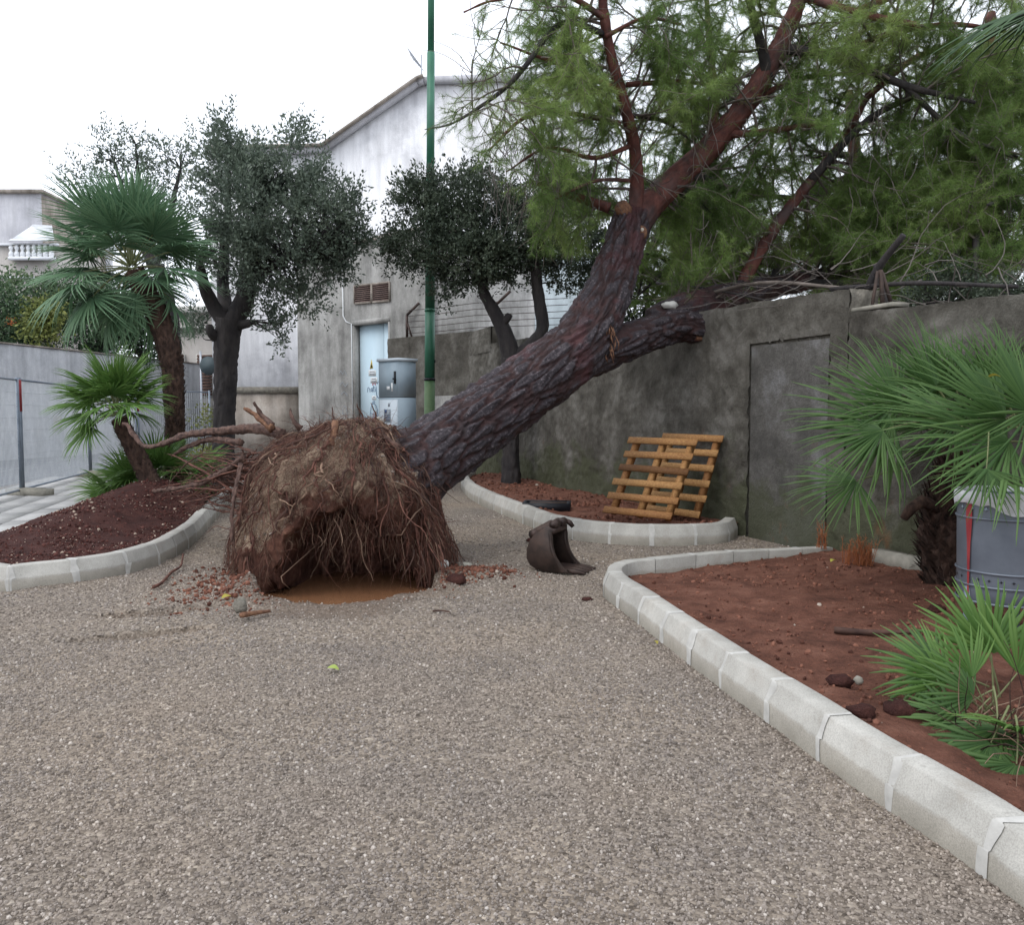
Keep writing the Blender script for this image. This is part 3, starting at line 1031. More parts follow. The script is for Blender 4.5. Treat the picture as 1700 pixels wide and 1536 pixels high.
stroke([(613.5, 684), (614, 698)], .016, 1)
tag(mb.build('graffiti', [M['ink_blue'], M['ink_red']], doors[0]), kind='stuff')
mb = MB()
for pts in ([(566, 620), (568, 616), (572, 622), (574, 614), (578, 624)], [(566, 640), (571, 634), (575, 642), (580, 636)], [(568, 655), (573, 650), (579, 657)],
            [(570, 688), (571, 678), (574, 674), (577, 679), (578, 688), (574, 689), (570, 685)]):
    ribbon(mb, [onF(x, y, .022) for x, y in catmull([(x, y, 0) for x, y in pts], 3) for x, y in [(x, y)]] if False else [onF(x, y, .024) for x, y in pts], .02, fL)
tag(mb.build('faint_graffiti', M['ink_grey'], cabin), kind='stuff')
lv = None
for (a, b) in ((592.5, 620.5), (622, 650.5)):
    mb = MB()
    def fy(px, t):
        k = (px - 592) / 58.0
        return (475 - 6.5 * k) * (1 - t) + (504.5 - 5 * k) * t
    for (xx, yy, xx2, yy2) in ((a, 0, b, 0), (a, 1, b, 1)):
        mb.bar(onF(xx, fy(xx, yy), .03), onF(xx2, fy(xx2, yy2), .03), .05, .03, up=fL)
    for xx in (a, b):
        mb.bar(onF(xx, fy(xx, 0), .03), onF(xx, fy(xx, 1), .03), .03, .05, up=fL)
    lv = mb.build('louvre_frame', M['low_wall_plaster'], cabin)
    mb = MB()
    mb.prism([onF(a, fy(a, 0), .018), onF(b, fy(b, 0), .018), onF(b, fy(b, 1), .018), onF(a, fy(a, 1), .018)], -fL * .01)
    mb.build('louvre_back', M['black_plastic'], lv)
    for k in range(9):
        t = (k + .6) / 9.4
        mb = MB()
        mb.bar(onF(a + .6, fy(a, t), .035), onF(b - .6, fy(b, t), .035), .035, .012, up=(fL + V(0, 0, 1)))
        mb.build('slat', M['louvre_brown'], lv)
mb = MB()
mb.tube([onF(574, 462, .05), onF(574.5, 525, .05), onF(579, 534, .05), onF(588, 538, .05), onF(588.5, 700, .05)], .018, 6)
mb.build('conduit', M['plate_white'], cabin)
mb = MB()
mb.bar(onF(563.5, 438, .06), onF(564, 463, .06), .05, .04, up=fL)
mb.bar(onF(564, 451, .06), onF(577, 449, .06), .04, .04, up=fL)
mb.build('bracket', M['plate_white'], cabin)

# ------------------------------------------------------------------ street cabinet of two stacked boxes
cc = at(662, 660, 14.5)
cc.z = 0
ca_, cb_ = V(-.77, .64, 0), V(.64, .77, 0)
cab = thing('street_cabinet', 'pale blue-grey two-tier street cabinet with black handles beside the cabin door', 'cabinet', cc)
def cabox(mb, a0, a1, b0, b1, z0, z1, m=0):
    mb.prism([cc + ca_ * a0 + cb_ * b0 + V(0, 0, z0), cc + ca_ * a1 + cb_ * b0 + V(0, 0, z0), cc + ca_ * a1 + cb_ * b1 + V(0, 0, z0), cc + ca_ * a0 + cb_ * b1 + V(0, 0, z0)], V(0, 0, z1 - z0), m)
WA, WB = .53, .42
mb = MB(); cabox(mb, -.03, WA + .03, -.03, WB + .03, -.05, .93); mb.build('plinth', M['grey_cabin_render'], cab)
zs = at(662, 659, 14.5).z
zt = at(662, 594, 14.5).z
mb = MB(); cabox(mb, 0, WA, 0, WB, .93, zs - .012); mb.build('lower_box', M['cabinet_mid'], cab)
mb = MB(); cabox(mb, 0, WA, 0, WB, zs, zt - .05); mb.build('upper_box', M['cabinet_mid'], cab)
mb = MB(); cabox(mb, .005, WA - .005, .005, WB - .005, zs - .014, zs + .002); mb.build('joint_strip', M['black_plastic'], cab)
mb = MB(); cabox(mb, -.025, WA + .025, -.025, WB + .025, zt - .05, zt); mb.build('lid', M['cabinet_light'], cab)
for nm, z0, z1, mt in (('lower_door', .97, zs - .05, 'cabinet_light'), ('upper_door', zs + .05, zt - .09, 'cabinet_mid')):
    mb = MB(); cabox(mb, .03, WA - .025, -.012, .003, z0, z1)
    d_ = mb.build(nm, M[mt], cab)
    zc = (z0 + z1) / 2 + .02 if nm == 'upper_door' else z0 + .2
    mb = MB(); cabox(mb, .05, .085, -.04, -.013, zc - .11, zc + .11); cabox(mb, .04, .1, -.055, -.04, zc - .04, zc - .01)
    mb.build('handle', M['black_plastic'], d_)
    mb = MB()
    if nm == 'lower_door':
        cabox(mb, .22, .27, -.016, -.0135, z1 - .12, z1 - .06)
        cabox(mb, .2, .38, -.016, -.0135, z1 - .4, z1 - .17)
        cabox(mb, .3, .36, -.018, -.0165, z1 - .24, z1 - .18, 1)
        for k in range(4):
            cabox(mb, .22, .36, -.018, -.0165, z1 - .28 - .03 * k, z1 - .27 - .03 * k, 1)
    else:
        cabox(mb, .14, .18, -.016, -.0135, z0 + .05, z0 + .2)
        cabox(mb, .22, .3, -.016, -.0135, z0 + .08, z0 + .14)
    mb.build('sticker', [M['plate_white'] if nm == 'upper_door' else M['ink_grey'], M['ink_blue']], d_)

# ------------------------------------------------------------------ green lamp post
lp = at(712, 700, 17.2)
lp.z = 0
post = thing('lamp_post', 'tall green painted steel post standing behind the leaning trunk', 'lamp post', lp)
tp = at(717.5, 0, 17.2)
tp.z += 2.2
def lpt(z):
    t = z / tp.z
    return V(lp.x + (tp.x - lp.x) * t, lp.y, z)
zs_ = [at(715, y, 17.2).z for y in (630, 515, 300, 88)]
segs = [0] + zs_ + [tp.z]
rad = [.115, .108, .102, .083, .068, .06]
for i in range(5):
    mb = MB()
    mb.tube([lpt(segs[i]), lpt(segs[i + 1])], [rad[i], rad[i] * .97], 16)
    mb.build('pole_section', M['green_paint_worn'] if i == 0 else M['green_paint'], post, smooth=False)
    if i:
        mb = MB()
        mb.tube([lpt(segs[i] - .025), lpt(segs[i] + .025)], [rad[i] * 1.12] * 2, 16)
        mb.build('collar', M['black_plastic'] if i == 1 else M['green_paint'], post)
mb = MB()
mb.box(lpt(at(715, 600, 17.2).z) + V(.11, -.02, 0), (.03, .03, .06))
mb.build('cable_clip', M['black_plastic'], post)

# ------------------------------------------------------------------ temporary fence
FP = [gp(37, 828), gp(150, 795), None, None]
FP[2] = V(*(at(226, 700, 22.6).xy), 0)
fdir = (FP[1] - FP[0]).normalized()
pre = FP[0] - fdir * 3.6
pts = [pre, FP[0], FP[1], FP[2]]
def fence_panel(a, b, z0, z1, label, nx=None, red=False):
    t = thing('mesh_barrier', label, 'fence', (a + b) / 2, 'temporary mesh fence panels along the road')
    d = (b - a).normalized()
    for k, p in enumerate((a + d * .06, b - d * .06)):
        mb = MB()
        mb.tube([p + V(0, 0, z0), p + V(0, 0, z1 + .04)], .03, 8)
        po = mb.build('post', M['post_grey'], t)
        if k == (0 if red else 9):
            mb = MB()
            mb.tube([p + V(0, 0, z1 - .55), p + V(0, 0, z1)], .034, 8)
            mb.build('red_tape', M['red_tape'], po)
    for z in (z0 + .06, z1):
        mb = MB()
        mb.tube([a + d * .06 + V(0, 0, z), b - d * .06 + V(0, 0, z)], .019, 6)
        mb.build('rail', M['post_grey'], t)
    mb = MB()
    L = (b - a).length - .16
    n_ = int(L / .055)
    for k in range(1, n_):
        p = a + d * (.08 + L * k / n_)
        mb.tube([p + V(0, 0, z0 + .06), p + V(0, 0, z1)], .006, 3, cap=False)
    for k in range(1, 9):
        z = z0 + (z1 - z0) * k / 9
        mb.tube([a + d * .06 + V(0, 0, z), b - d * .06 + V(0, 0, z)], .0035, 3, cap=False)
    tag(mb.build('wire_mesh', M['fence_wire'], t), kind='stuff')
    return t
zf = .1
fence_panel(pts[0], pts[1], zf, 2.08, 'wire mesh fence panel running out of the left edge beside the pavement')
fence_panel(pts[1], pts[2], zf, 2.08, 'wire mesh fence panel whose post is taped red, beside the pavement slabs', red=True)
fence_panel(pts[2], pts[3], zf, 2.08, 'wire mesh fence panel behind the two palms beside the road')
e1 = V(*(at(352, 700, 23.2).xy), 0)
fence_panel(pts[3], e1, zf, 2.1, 'mesh fence panel turning across behind the big palm trunk', red=True)
for (p, sx) in ((FP[0] + fdir * .05, 0), (FP[1], 0), (FP[2], 0)):
    mb = MB()
    rot = Matrix.Rotation(math.atan2(-.25, .97), 3, 'Z')
    mb.box((0, 0, 0), (.78, .26, .13), rot)
    mb.box((0, 0, .067), (.5, .2, .02), rot)
    o = mb.build('concrete_block', M['weathered_block'])
    o.location = p + V(.18, -.1, .115)
    tag(o, {0: 'nearest weathered concrete block footing the red taped fence post', 1: 'middle concrete block footing the fence left of the small palm', 2: 'far concrete block footing the fence behind the palms'}[[FP[0], FP[1], FP[2]].index(min([FP[0], FP[1], FP[2]], key=lambda q: (q - p).length))], 'block', 'concrete blocks under the fence posts')

# ------------------------------------------------------------------ garden wall on the left, houses, far buildings
def box_building(name, label, px0, px1, pytop, Y, depth, mat, skew=0.0, z0=-.1):
    a, b = at(px0, pytop, Y), at(px1, pytop, Y + skew)
    zt_ = a.z
    t = thing(name, label, 'building' if 'wall' not in name else 'wall', (a.x, a.y, 0))
    d = V(b.x - a.x, b.y - a.y, 0).normalized()
    n_ = V(-d.y, d.x, 0)
    mb = MB()
    mb.prism([V(a.x, a.y, z0), V(b.x, b.y, z0), V(b.x, b.y, zt_), V(a.x, a.y, zt_)], n_ * depth)
    mb.build('wall', M[mat], t)
    return t, V(a.x, a.y, 0), V(b.x, b.y, 0), zt_, d, n_
gw0, gw1 = gp(-90, 772), gp(270, 746)
gwall = thing('garden_wall', 'long pale blue-grey stained garden wall beyond the road with shrubs above', 'wall', gw0)
gd = (gw1 - gw0).normalized()
gn = V(-gd.y, gd.x, 0)
gw0 = gw0 - gd * 10
gw1 = gw1 + gd * 3
mb = MB()
ztg = 3.68
rough_face(mb, gw0, gw1, lambda s: -.1, lambda s: ztg + .02 * noise.noise(V(s, 0, 3)), .3, .03, -gn, seed=31)
mb.build('wall_face', M['garden_wall_plaster'], gwall)
mb = MB()
mb.prism([gw0 + gn * .06 + V(0, 0, -.1), gw1 + gn * .06 + V(0, 0, -.1), gw1 + gn * .06 + V(0, 0, ztg - .02), gw0 + gn * .06 + V(0, 0, ztg - .02)], gn * .3)
mb.build('wall_core', M['garden_wall_plaster'], gwall)
mb = MB()
mb.prism([gw0 - gn * .05 + V(0, 0, ztg), gw1 - gn * .05 + V(0, 0, ztg), gw1 + gn * .4 + V(0, 0, ztg), gw0 + gn * .4 + V(0, 0, ztg)], V(0, 0, .05))
mb.build('coping', M['low_wall_plaster'], gwall)
mb = MB()
q = at(75, 702, 28)
mb.box(gw0 + gd * ((q - gw0).dot(gd)) - gn * .02 + V(0, 0, 1.15), (.35, .06, .5), Matrix((gd, gn, V(0, 0, 1))).transposed())
mb.build('stone_patch', M['low_wall_plaster'], gwall)

t, a, b, z_, d, n_ = box_building('low_wall', 'short low stained wall with a dark cap between the oak trunk and the grey cabin', 386, 498, 652, 25.5, .35, 'low_wall_plaster', .0)
mb = MB()
mb.prism([a - n_ * .04 + V(0, 0, z_ - .02), b - n_ * .04 + V(0, 0, z_ - .02), b + n_ * .4 + V(0, 0, z_ - .02), a + n_ * .4 + V(0, 0, z_ - .02)], V(0, 0, .2))
mb.build('cap', M['broken_stone'], t)

# gable building
YG = 33.0
gable = thing('gabled_building', 'large whitewashed building with a bare sloping gable behind the trees', 'building', at(600, 700, YG))
outl = [(345, 248), (537, 244), (693, 134), (704, 130), (862, 124), (985, 118)]
P = [at(x, y, YG) for x, y in outl]
mb = MB()
mb.prism([V(P[0].x, YG, -.1), V(P[-1].x, YG, -.1)] + P[::-1], V(0, 9, 0))
mb.build('wall', M['white_plaster'], gable)
mb = MB()
for p, q in zip(P, P[1:]):
    mb.bar(p + V(0, -.1, -.14), q + V(0, -.1, -.14), .3, .24, up=(0, 0, 1))
mb.build('cornice', M['house_grey_plaster'], gable)
mb = MB()
for p, q in zip(P[:3], P[1:4]):
    mb.bar(p + V(0, -.18, -.02), q + V(0, -.18, -.02), .5, .09, up=(0, 0, 1))
mb.build('roof_edge', M['low_wall_plaster'], gable)
t, a, b, z_, d, n_ = box_building('annex_building', 'low bluish rendered building side behind the barbed wire', 688, 990, 420, 28, 4, 'blue_plaster')
# aerial on the gable
ab = at(700, 131, YG + .5)
aer = thing('tv_aerial', 'small television aerial on the gable roof beside the green post', 'aerial', ab)
mb = MB(); mb.tube([ab + V(0, 0, -.2), ab + V(0, 0, .95)], .03, 5); mb.build('mast', M['galvanised'], aer)
mb = MB()
bp, bq = at(698, 108, YG + .5), at(681, 90, YG + .5)
mb.tube([bp, bq], .025, 5)
for k in range(7):
    p = bp.lerp(bq, k / 6.0)
    mb.tube([p + V(-.12, -.2, .12 + .02 * k), p + V(.12, .2, -.16)], .014, 4)
mb.build('antenna_rods', M['galvanised'], aer)

# houses on the left
t, a, b, z_, d, n_ = box_building('house', 'grey flat-topped house block at the far left above the shrubs', -120, 68, 321, 46, 8, 'house_grey_plaster')
mb = MB()
mb.prism([a - n_ * .15 + V(0, 0, z_), b - n_ * .15 + d * .15 + V(0, 0, z_), b + n_ * 8 + d * .15 + V(0, 0, z_), a + n_ * 8 + V(0, 0, z_)], V(0, 0, .2))
mb.build('roof_edge', M['low_wall_plaster'], t)
mb = MB()
mb.prism([b + d * .02 + V(0, 0, 0), b + d * .02 + n_ * 7 + V(0, 0, 0), b + d * .02 + n_ * 7 + V(0, 0, z_ - .1), b + d * .02 + V(0, 0, z_ - .1)], d * .02)
mb.build('side_wall', M['low_wall_plaster'], t)
t, a, b, z_, d, n_ = box_building('terrace_house', 'beige house front with a white balustrade below the grey block', -160, 96, 404, 41, 4.2, 'beige_plaster')
mb = MB()
pp = [at(-160, 404, 40.9), at(96, 404, 40.9), at(96, 408, 40.9), at(-160, 408, 40.9)]
mb.prism([p + V(0, -.05, 0) for p in pp], V(0, .14, 0))
pq = [at(-160, 459, 40.9), at(96, 459, 40.9), at(96, 462, 40.9), at(-160, 462, 40.9)]
mb.prism([p + V(0, -.05, 0) for p in pq], V(0, .14, 0))
mb.build('string_course', M['white_paint'], t)
mb = MB()
mb.prism([at(16, 406, 40.85), at(90, 406, 40.85), at(90, 430, 40.85), at(16, 430, 40.85)], V(0, .06, 0))
bal = mb.build('balustrade_recess', M['pale_stone'], t)
for k in range(8):
    mb = MB()
    c_ = at(19 + 9.5 * k, 428, 40.75)
    h_ = at(20, 407, 40.75).z - c_.z
    mb.lathe([(.06, 0), (.1, .04 * h_), (.13, .25 * h_), (.11, .42 * h_), (.05, .55 * h_), (.1, .7 * h_), (.11, .85 * h_), (.05, .93 * h_), (.1, h_)], c_, 8)
    mb.build('baluster', M['white_paint'], bal)
mb = MB()
mb.bar(at(15, 429, 40.7), at(91, 429, 40.7), .2, .16)
mb.build('base_rail', M['white_paint'], bal)
# white awning on the terrace
aw = [at(14, 400, 40.5), at(90, 400, 40.5), at(86, 376, 42.5), at(54, 374, 42.5), at(34, 392, 42)]
mb = MB()
mb.prism(aw, V(0, .02, .06))
tag(mb.build('awning', M['white_paint']), 'white canvas awning above the balustrade of the beige house', 'awning')

t, a, b, z_, d, n_ = box_building('house', 'beige house with closed brown shutters glimpsed between palm and oak trunk', 285, 392, 512, 38, 5, 'beige_plaster')
mb = MB()
mb.bar(at(283, 514, 37.9), at(394, 514, 37.9), .35, .3)
mb.bar(at(283, 543, 37.9), at(394, 543, 37.9), .25, .14)
mb.build('cornice', M['pale_stone'], t)
for (x0, x1) in ((327, 352), (288, 305)):
    mb = MB()
    q_ = [at(x0 - 2, 588, 37.94), at(x1 + 2, 588, 37.94), at(x1 + 2, 660, 37.94), at(x0 - 2, 660, 37.94)]
    mb.prism(q_, V(0, .04, 0))
    wnd = mb.build('window', M['pale_stone'], t)
    for k in range(14):
        mb = MB()
        y_ = 591 + k * 4.9
        mb.bar(at(x0, y_, 37.9), at(x1, y_, 37.9), .05, .1, up=(0, .6, 1))
        mb.build('slat', M['shutter_brown'], wnd)
# back of a traffic sign
sb = at(334, 640, 27)
sign = thing('traffic_sign', 'blue-grey back of a round road sign on a pole left of the oak trunk', 'sign', (sb.x, sb.y, 0))
mb = MB(); mb.tube([V(sb.x, 27, -.05), V(sb.x, 27, at(330, 583, 27).z)], .035, 8); mb.build('pole', M['galvanised'], sign)
mb = MB()
sc_ = at(346, 607, 26.95)
mb.tube([sc_ + V(0, -.02, 0), sc_ + V(.005, .02, 0)], [.3, .3], 24)
mb.build('disc', M['sign_teal'], sign)
# ------------------------------------------------------------------ pallets leaning on the wall
def pallet(label, BL, BR, TL, TR, seed):
    rnd = random.Random(seed)
    u = (BR - BL)
    W = u.length
    u.normalize()
    v = ((TL + TR) / 2 - (BL + BR) / 2)
    H = v.length
    v = (v - u * v.dot(u)).normalized()
    w = u.cross(v)
    if w.y > 0:
        w = -w                                           # towards the viewer
    t = thing('pallet', label, 'pallet', BL, 'wooden pallets leaning on the wall')
    rot = Matrix((u, v, w)).transposed()
    for k in range(3):
        mb = MB()
        mb.box(BL + u * (.09 + (W - .18) * k / 2) + v * (H / 2) + w * -.046, (.06, H - .02, .085), rot, a=rnd.uniform(.4, .9))
        mb.build('stringer', M['pallet_wood'], t)
    tones = [.75, .7, .12, .95, .6, .5] if seed == 1 else [.75, 1.1, 1.1, 1.05, .95, .9]
    for k in range(6):
        mb = MB()
        y = H * (.97 - .93 * k / 5)
        tilt = rnd.uniform(-.012, .012)
        rr = rot @ Matrix.Rotation(tilt, 3, 'Z')
        mb.box(BL + u * (W / 2 + rnd.uniform(-.015, .015)) + v * y + w * .008, (W + rnd.uniform(.02, .06), .086, .02), rr, a=tones[k])
        mb.build('slat', M['pallet_wood'], t)
    return t
def lean(BL, BR, b, h, k=1.0):
    u = (BR - BL).normalized()
    w = V(-u.y, u.x, 0)
    while k > .8:                                        # slide towards the camera until the top touches the wall
        A, B = V(0, 0, CAMZ) + (BL - V(0, 0, CAMZ)) * k, V(0, 0, CAMZ) + (BR - V(0, 0, CAMZ)) * k
        T_ = [p + w * b + V(0, 0, h) for p in (A, B)]
        if all((q - wa(q.y)).dot(fA) > .05 for q in T_):
            break
        k -= .004
    return (A, B, T_[0], T_[1]), k
B0, B1 = gp(1066, 848, .14), gp(1160, 861, .14)
rear, kr = lean(B0, B1, .4, 1.0)
B0, B1 = gp(1004, 851, .14), gp(1114, 864, .14)
front_, kf = lean(B0, B1, .5, .93, kr - .022)
pallet('front pallet leaning on the dark wall, with one dark weathered slat', *front_, 1)
pallet('rear yellower pallet leaning on the dark wall behind the front one', *rear, 2)

# dark frame of a drain box lying in the bed
dc = gp(908, 842, .17)
dr = thing('drain_frame', 'dark rectangular inspection box frame lying on the soil in front of the oak', 'drain cover', dc)
mb = MB()
rz = Matrix.Rotation(math.radians(-6), 3, 'Z')
for (x, y, sx, sy) in ((0, -.2, .66, .05), (0, .2, .66, .05), (-.31, 0, .05, .36), (.31, 0, .05, .36)):
    mb.box(dc + rz @ V(x, y, .02), (sx, sy, .11), rz)
mb.build('frame', M['black_plastic'], dr)
mb = MB()
mb.box(dc + rz @ V(.02, .02, .05), (.52, .33, .03), rz)
mb.build('cover', M['rust_dark'], dr)

# ------------------------------------------------------------------ digger bucket
bo = gp(925, 946)
bk = thing('excavator_bucket', 'rusty dark steel digger bucket lying on the gravel in front of the kerb', 'bucket', bo)
ax = V(.90, -.43, 0).normalized()                        # mouth direction
ay = V(.43, .90, 0).normalized()                         # width direction
def bp_(x, y, z):
    return bo + ax * x + ay * y + V(0, 0, z + .012)
WB_ = .36
shell = [(-.06, .40), (-.14, .36), (-.2, .29), (-.235, .2), (-.235, .11), (-.2, .05), (-.13, .012), (-.02, 0), (.1, .0), (.2, .004)]
mb = MB()
o_, i_ = [], []
for k, (x, z) in enumerate(shell):
    o_.append((x, z))
cen = (-.02, .2)
inn = [(x + (cen[0] - x) * .07, z + (cen[1] - z) * .07 + (.012 if k > 6 else 0)) for k, (x, z) in enumerate(shell)]
rows_o = [[tuple(bp_(x, y, z)) for y in (-WB_ / 2, WB_ / 2)] for x, z in shell]
rows_i = [[tuple(bp_(x, y, z)) for y in (-WB_ / 2, WB_ / 2)] for x, z in inn]
mb.grid(rows_o)
mb.grid(rows_i)
mb.grid([rows_o[0], rows_i[0]])
mb.grid([rows_o[-1], rows_i[-1]])
mb.build('shell', M['rust_dark'], bk, smooth=False)
front = catmull([(.2, .004, 0), (.13, .06, 0), (.065, .15, 0), (.035, .25, 0), (.03, .33, 0), (.01, .4, 0)], 4)
for sgn in (-1, 1):
    mb = MB()
    prof = [(x, z) for x, z in shell] + [(p.x, p.y) for p in front[1:]]
    y0 = sgn * (WB_ / 2) - (.012 if sgn < 0 else 0)
    mb.prism([bp_(x, y0, z) for x, z in prof], ay * .012)
    sp_ = mb.build('side_plate', M['rust_red'], bk)
    mb = MB()
    rows = []
    for p in front[:-2]:
        rows.append([tuple(bp_(p.x - .002, y0 + e, p.y)) for e in (-.008, .02)] + [tuple(bp_(p.x - .03, y0 + e, p.y - .0)) for e in (.02, -.008)])
    mb.grid(rows)
    mb.build('wear_edge', M['rust_dark'], sp_)
mb = MB()
mb.prism([bp_(-.19, -WB_ / 2 - .002, .31), bp_(-.05, -WB_ / 2 - .002, .42), bp_(.03, -WB_ / 2 - .002, .4), bp_(.03, -WB_ / 2 - .002, .36), bp_(-.16, -WB_ / 2 - .002, .27)], ay * (WB_ + .004))
mb.build('top_plate', M['rust_dark'], bk)
for y0 in (-.1, .08):
    mb = MB()
    mb.prism([bp_(-.24, y0, .30), bp_(-.25, y0, .36), bp_(-.2, y0, .385), bp_(-.1, y0, .44), bp_(-.04, y0, .475), bp_(.02, y0, .47), bp_(.05, y0, .43), bp_(.02, y0, .4), bp_(-.1, y0, .36)], ay * .035)
    ear = mb.build('ear', M['rust_red'], bk)
    for (x, z, r_) in ((-.2, .335, .045), (.01, .44, .04)):
        mb = MB()
        mb.tube([bp_(x, y0 - .03, z), bp_(x, y0 + .065, z)], r_, 14)
        mb.build('boss', M['rust_dark'], ear)
mb = MB()
mb.tube([bp_(.01, -.16, .44), bp_(.01, .17, .44)], .02, 10)
mb.tube([bp_(.01, .17, .44), bp_(.05, .2, .42), bp_(.08, .21, .38)], [.028, .026, .02], 8)
mb.build('pin', M['rust_dark'], bk)
for k in range(4):
    y = -WB_ / 2 + .045 + k * (WB_ - .09) / 3
    mb = MB()
    mb.prism([bp_(.15, y - .032, .03), bp_(.22, y - .03, .034), bp_(.33, y - .016, .008), bp_(.33, y - .016, -.006), bp_(.15, y - .032, -.006)], ay * .052)
    mb.build('tooth', M['rust_red'], bk)

# ------------------------------------------------------------------ litter bin on a pole
bx = at(1673, 810, 5.2)
zT, zB = at(1673, 822, 5.2).z, at(1673, 996, 5.2).z
bc = V(bx.x, bx.y, 0)
lbin = thing('litter_bin', 'round grey metal litter bin on a pole with a pale bag over its rim', 'litter bin', bc)
r0 = .285
H = zT - zB
mb = MB()
mb.lathe([(r0 * .9, zB), (r0 * .93, zB + .01), (r0 * .95, zB + .12 * H), (r0 * .98, zB + .6 * H), (r0, zT)], bc, 40)
mb.lathe([(r0 * .94, zT), (r0 * .9, zB + .1), (0.01, zB + .1)], bc, 40)
mb.lathe([(r0 * .9, zB), (.01, zB)], bc, 40)
body = mb.build('body', M['bin_grey'], lbin, smooth=True)
for z in (zB + .17 * H, zB + .30 * H, zT - .2 * H, zB + .012):
    mb = MB()
    rr = r0 * (.95 + .05 * (z - zB) / H) + .002
    mb.lathe([(rr, z - .008), (rr + .008, z - .004), (rr + .008, z + .004), (rr, z + .008)], bc, 40)
    mb.build('band', M['bin_grey'], body, smooth=True)
for (zc, n_, s_, m_) in ((zB + .235 * H, 26, .011, 'black_plastic'), (zT - .11 * H, 20, .016, 'cabinet_mid')):
    mb = MB()
    for k in range(n_):
        t_ = 2 * PI * k / n_
        rr = r0 * (.95 + .05 * (zc - zB) / H) + .003
        c_ = bc + V(math.cos(t_) * rr, math.sin(t_) * rr, zc)
        e = V(-math.sin(t_), math.cos(t_), 0)
        o_ = V(math.cos(t_), math.sin(t_), 0)
        pts = []
        for q in range(8):
            l = s_ if q % 2 == 0 else s_ * .38
            pts.append(c_ + e * (l * math.cos(q * PI / 4)) + V(0, 0, l * math.sin(q * PI / 4)))
        mb.prism(pts, o_ * .002)
    tag(mb.build('cross_cutouts', M[m_], body), kind='stuff')
mb = MB()                                                # bag folded over the rim
rows = []
for k, (r_, z) in enumerate([(r0 * .93, zT - .1), (r0 * .97, zT + .0), (r0 * 1.0, zT + .03), (r0 * 1.045, zT + .035), (r0 * 1.075, zT + .01), (r0 * 1.07, zT - .04), (r0 * 1.05, zT - .09)]):
    row = []
    for q in range(72):
        t_ = 2 * PI * q / 72
        n2 = noise.noise(V(math.cos(t_) * 4, math.sin(t_) * 4, z * 6))
        low = (.045 * math.sin(t_ * 2 + 1.0) + .02 * n2) if k == 6 else 0
        rr = r_ + .012 * n2 * (k > 2) + .006 * noise.noise(V(t_ * 9, z * 9, 2))
        row.append((bc.x + rr * math.cos(t_), bc.y + rr * math.sin(t_), z + low + .008 * n2))
    rows.append(row)
mb.grid(rows, wrap=True)
mb.build('bin_bag', M['bin_bag'], lbin, smooth=True)
th = math.radians(-90 + 20)
mb = MB()
rows = []
for z in (zT - .275 * H, zT - .2 * H):
    rows.append([tuple(bc + V(math.cos(t_) * (r0 + .006), math.sin(t_) * (r0 + .006), z)) for t_ in np.linspace(math.radians(-96), math.radians(-35), 14)])
mb.grid(rows)
lab = mb.build('label_strip', M['plate_white'], body)
mb = MB()
t_ = math.radians(-92)
e, o_ = V(-math.sin(t_), math.cos(t_), 0), V(math.cos(t_), math.sin(t_), 0)
c_ = bc + o_ * (r0 + .008) + V(0, 0, zT - .24 * H)
mb.prism([c_ - e * .012 - V(0, 0, .008), c_ + e * .012 - V(0, 0, .008), c_ + V(0, 0, .012)], o_ * .002)
mb.build('printed_mark', M['black_plastic'], lab)
mb = MB()
t_ = math.radians(194)
e, o_ = V(-math.sin(t_), math.cos(t_), 0), V(math.cos(t_), math.sin(t_), 0)
rows = []
for z, w_ in ((zT - .02, .02), (zT - .15, .026), (zT - .3, .014), (zB + .1, .007), (zB + .02, .006)):
    rr = r0 * (.95 + .05 * (z - zB) / H) + .008
    rows.append([tuple(bc + o_ * rr + e * s_ * w_ + V(0, 0, z)) for s_ in (-1, 1)])
mb.grid(rows)
mb.build('red_tape', M['red_tape'], body)
pb = at(1618, 1000, 5.1)
mb = MB()
mb.tube([V(pb.x, 5.16, bed_z3(pb.x, 5.16) - .1), V(pb.x, 5.16, zB + .1)], .033, 12)
mb.tube([V(pb.x + .38, 5.3, bed_z3(pb.x, 5.16) - .1), V(pb.x + .38, 5.3, zB + .1)], .033, 12)
mb.build('pole', M['post_grey'], lbin)

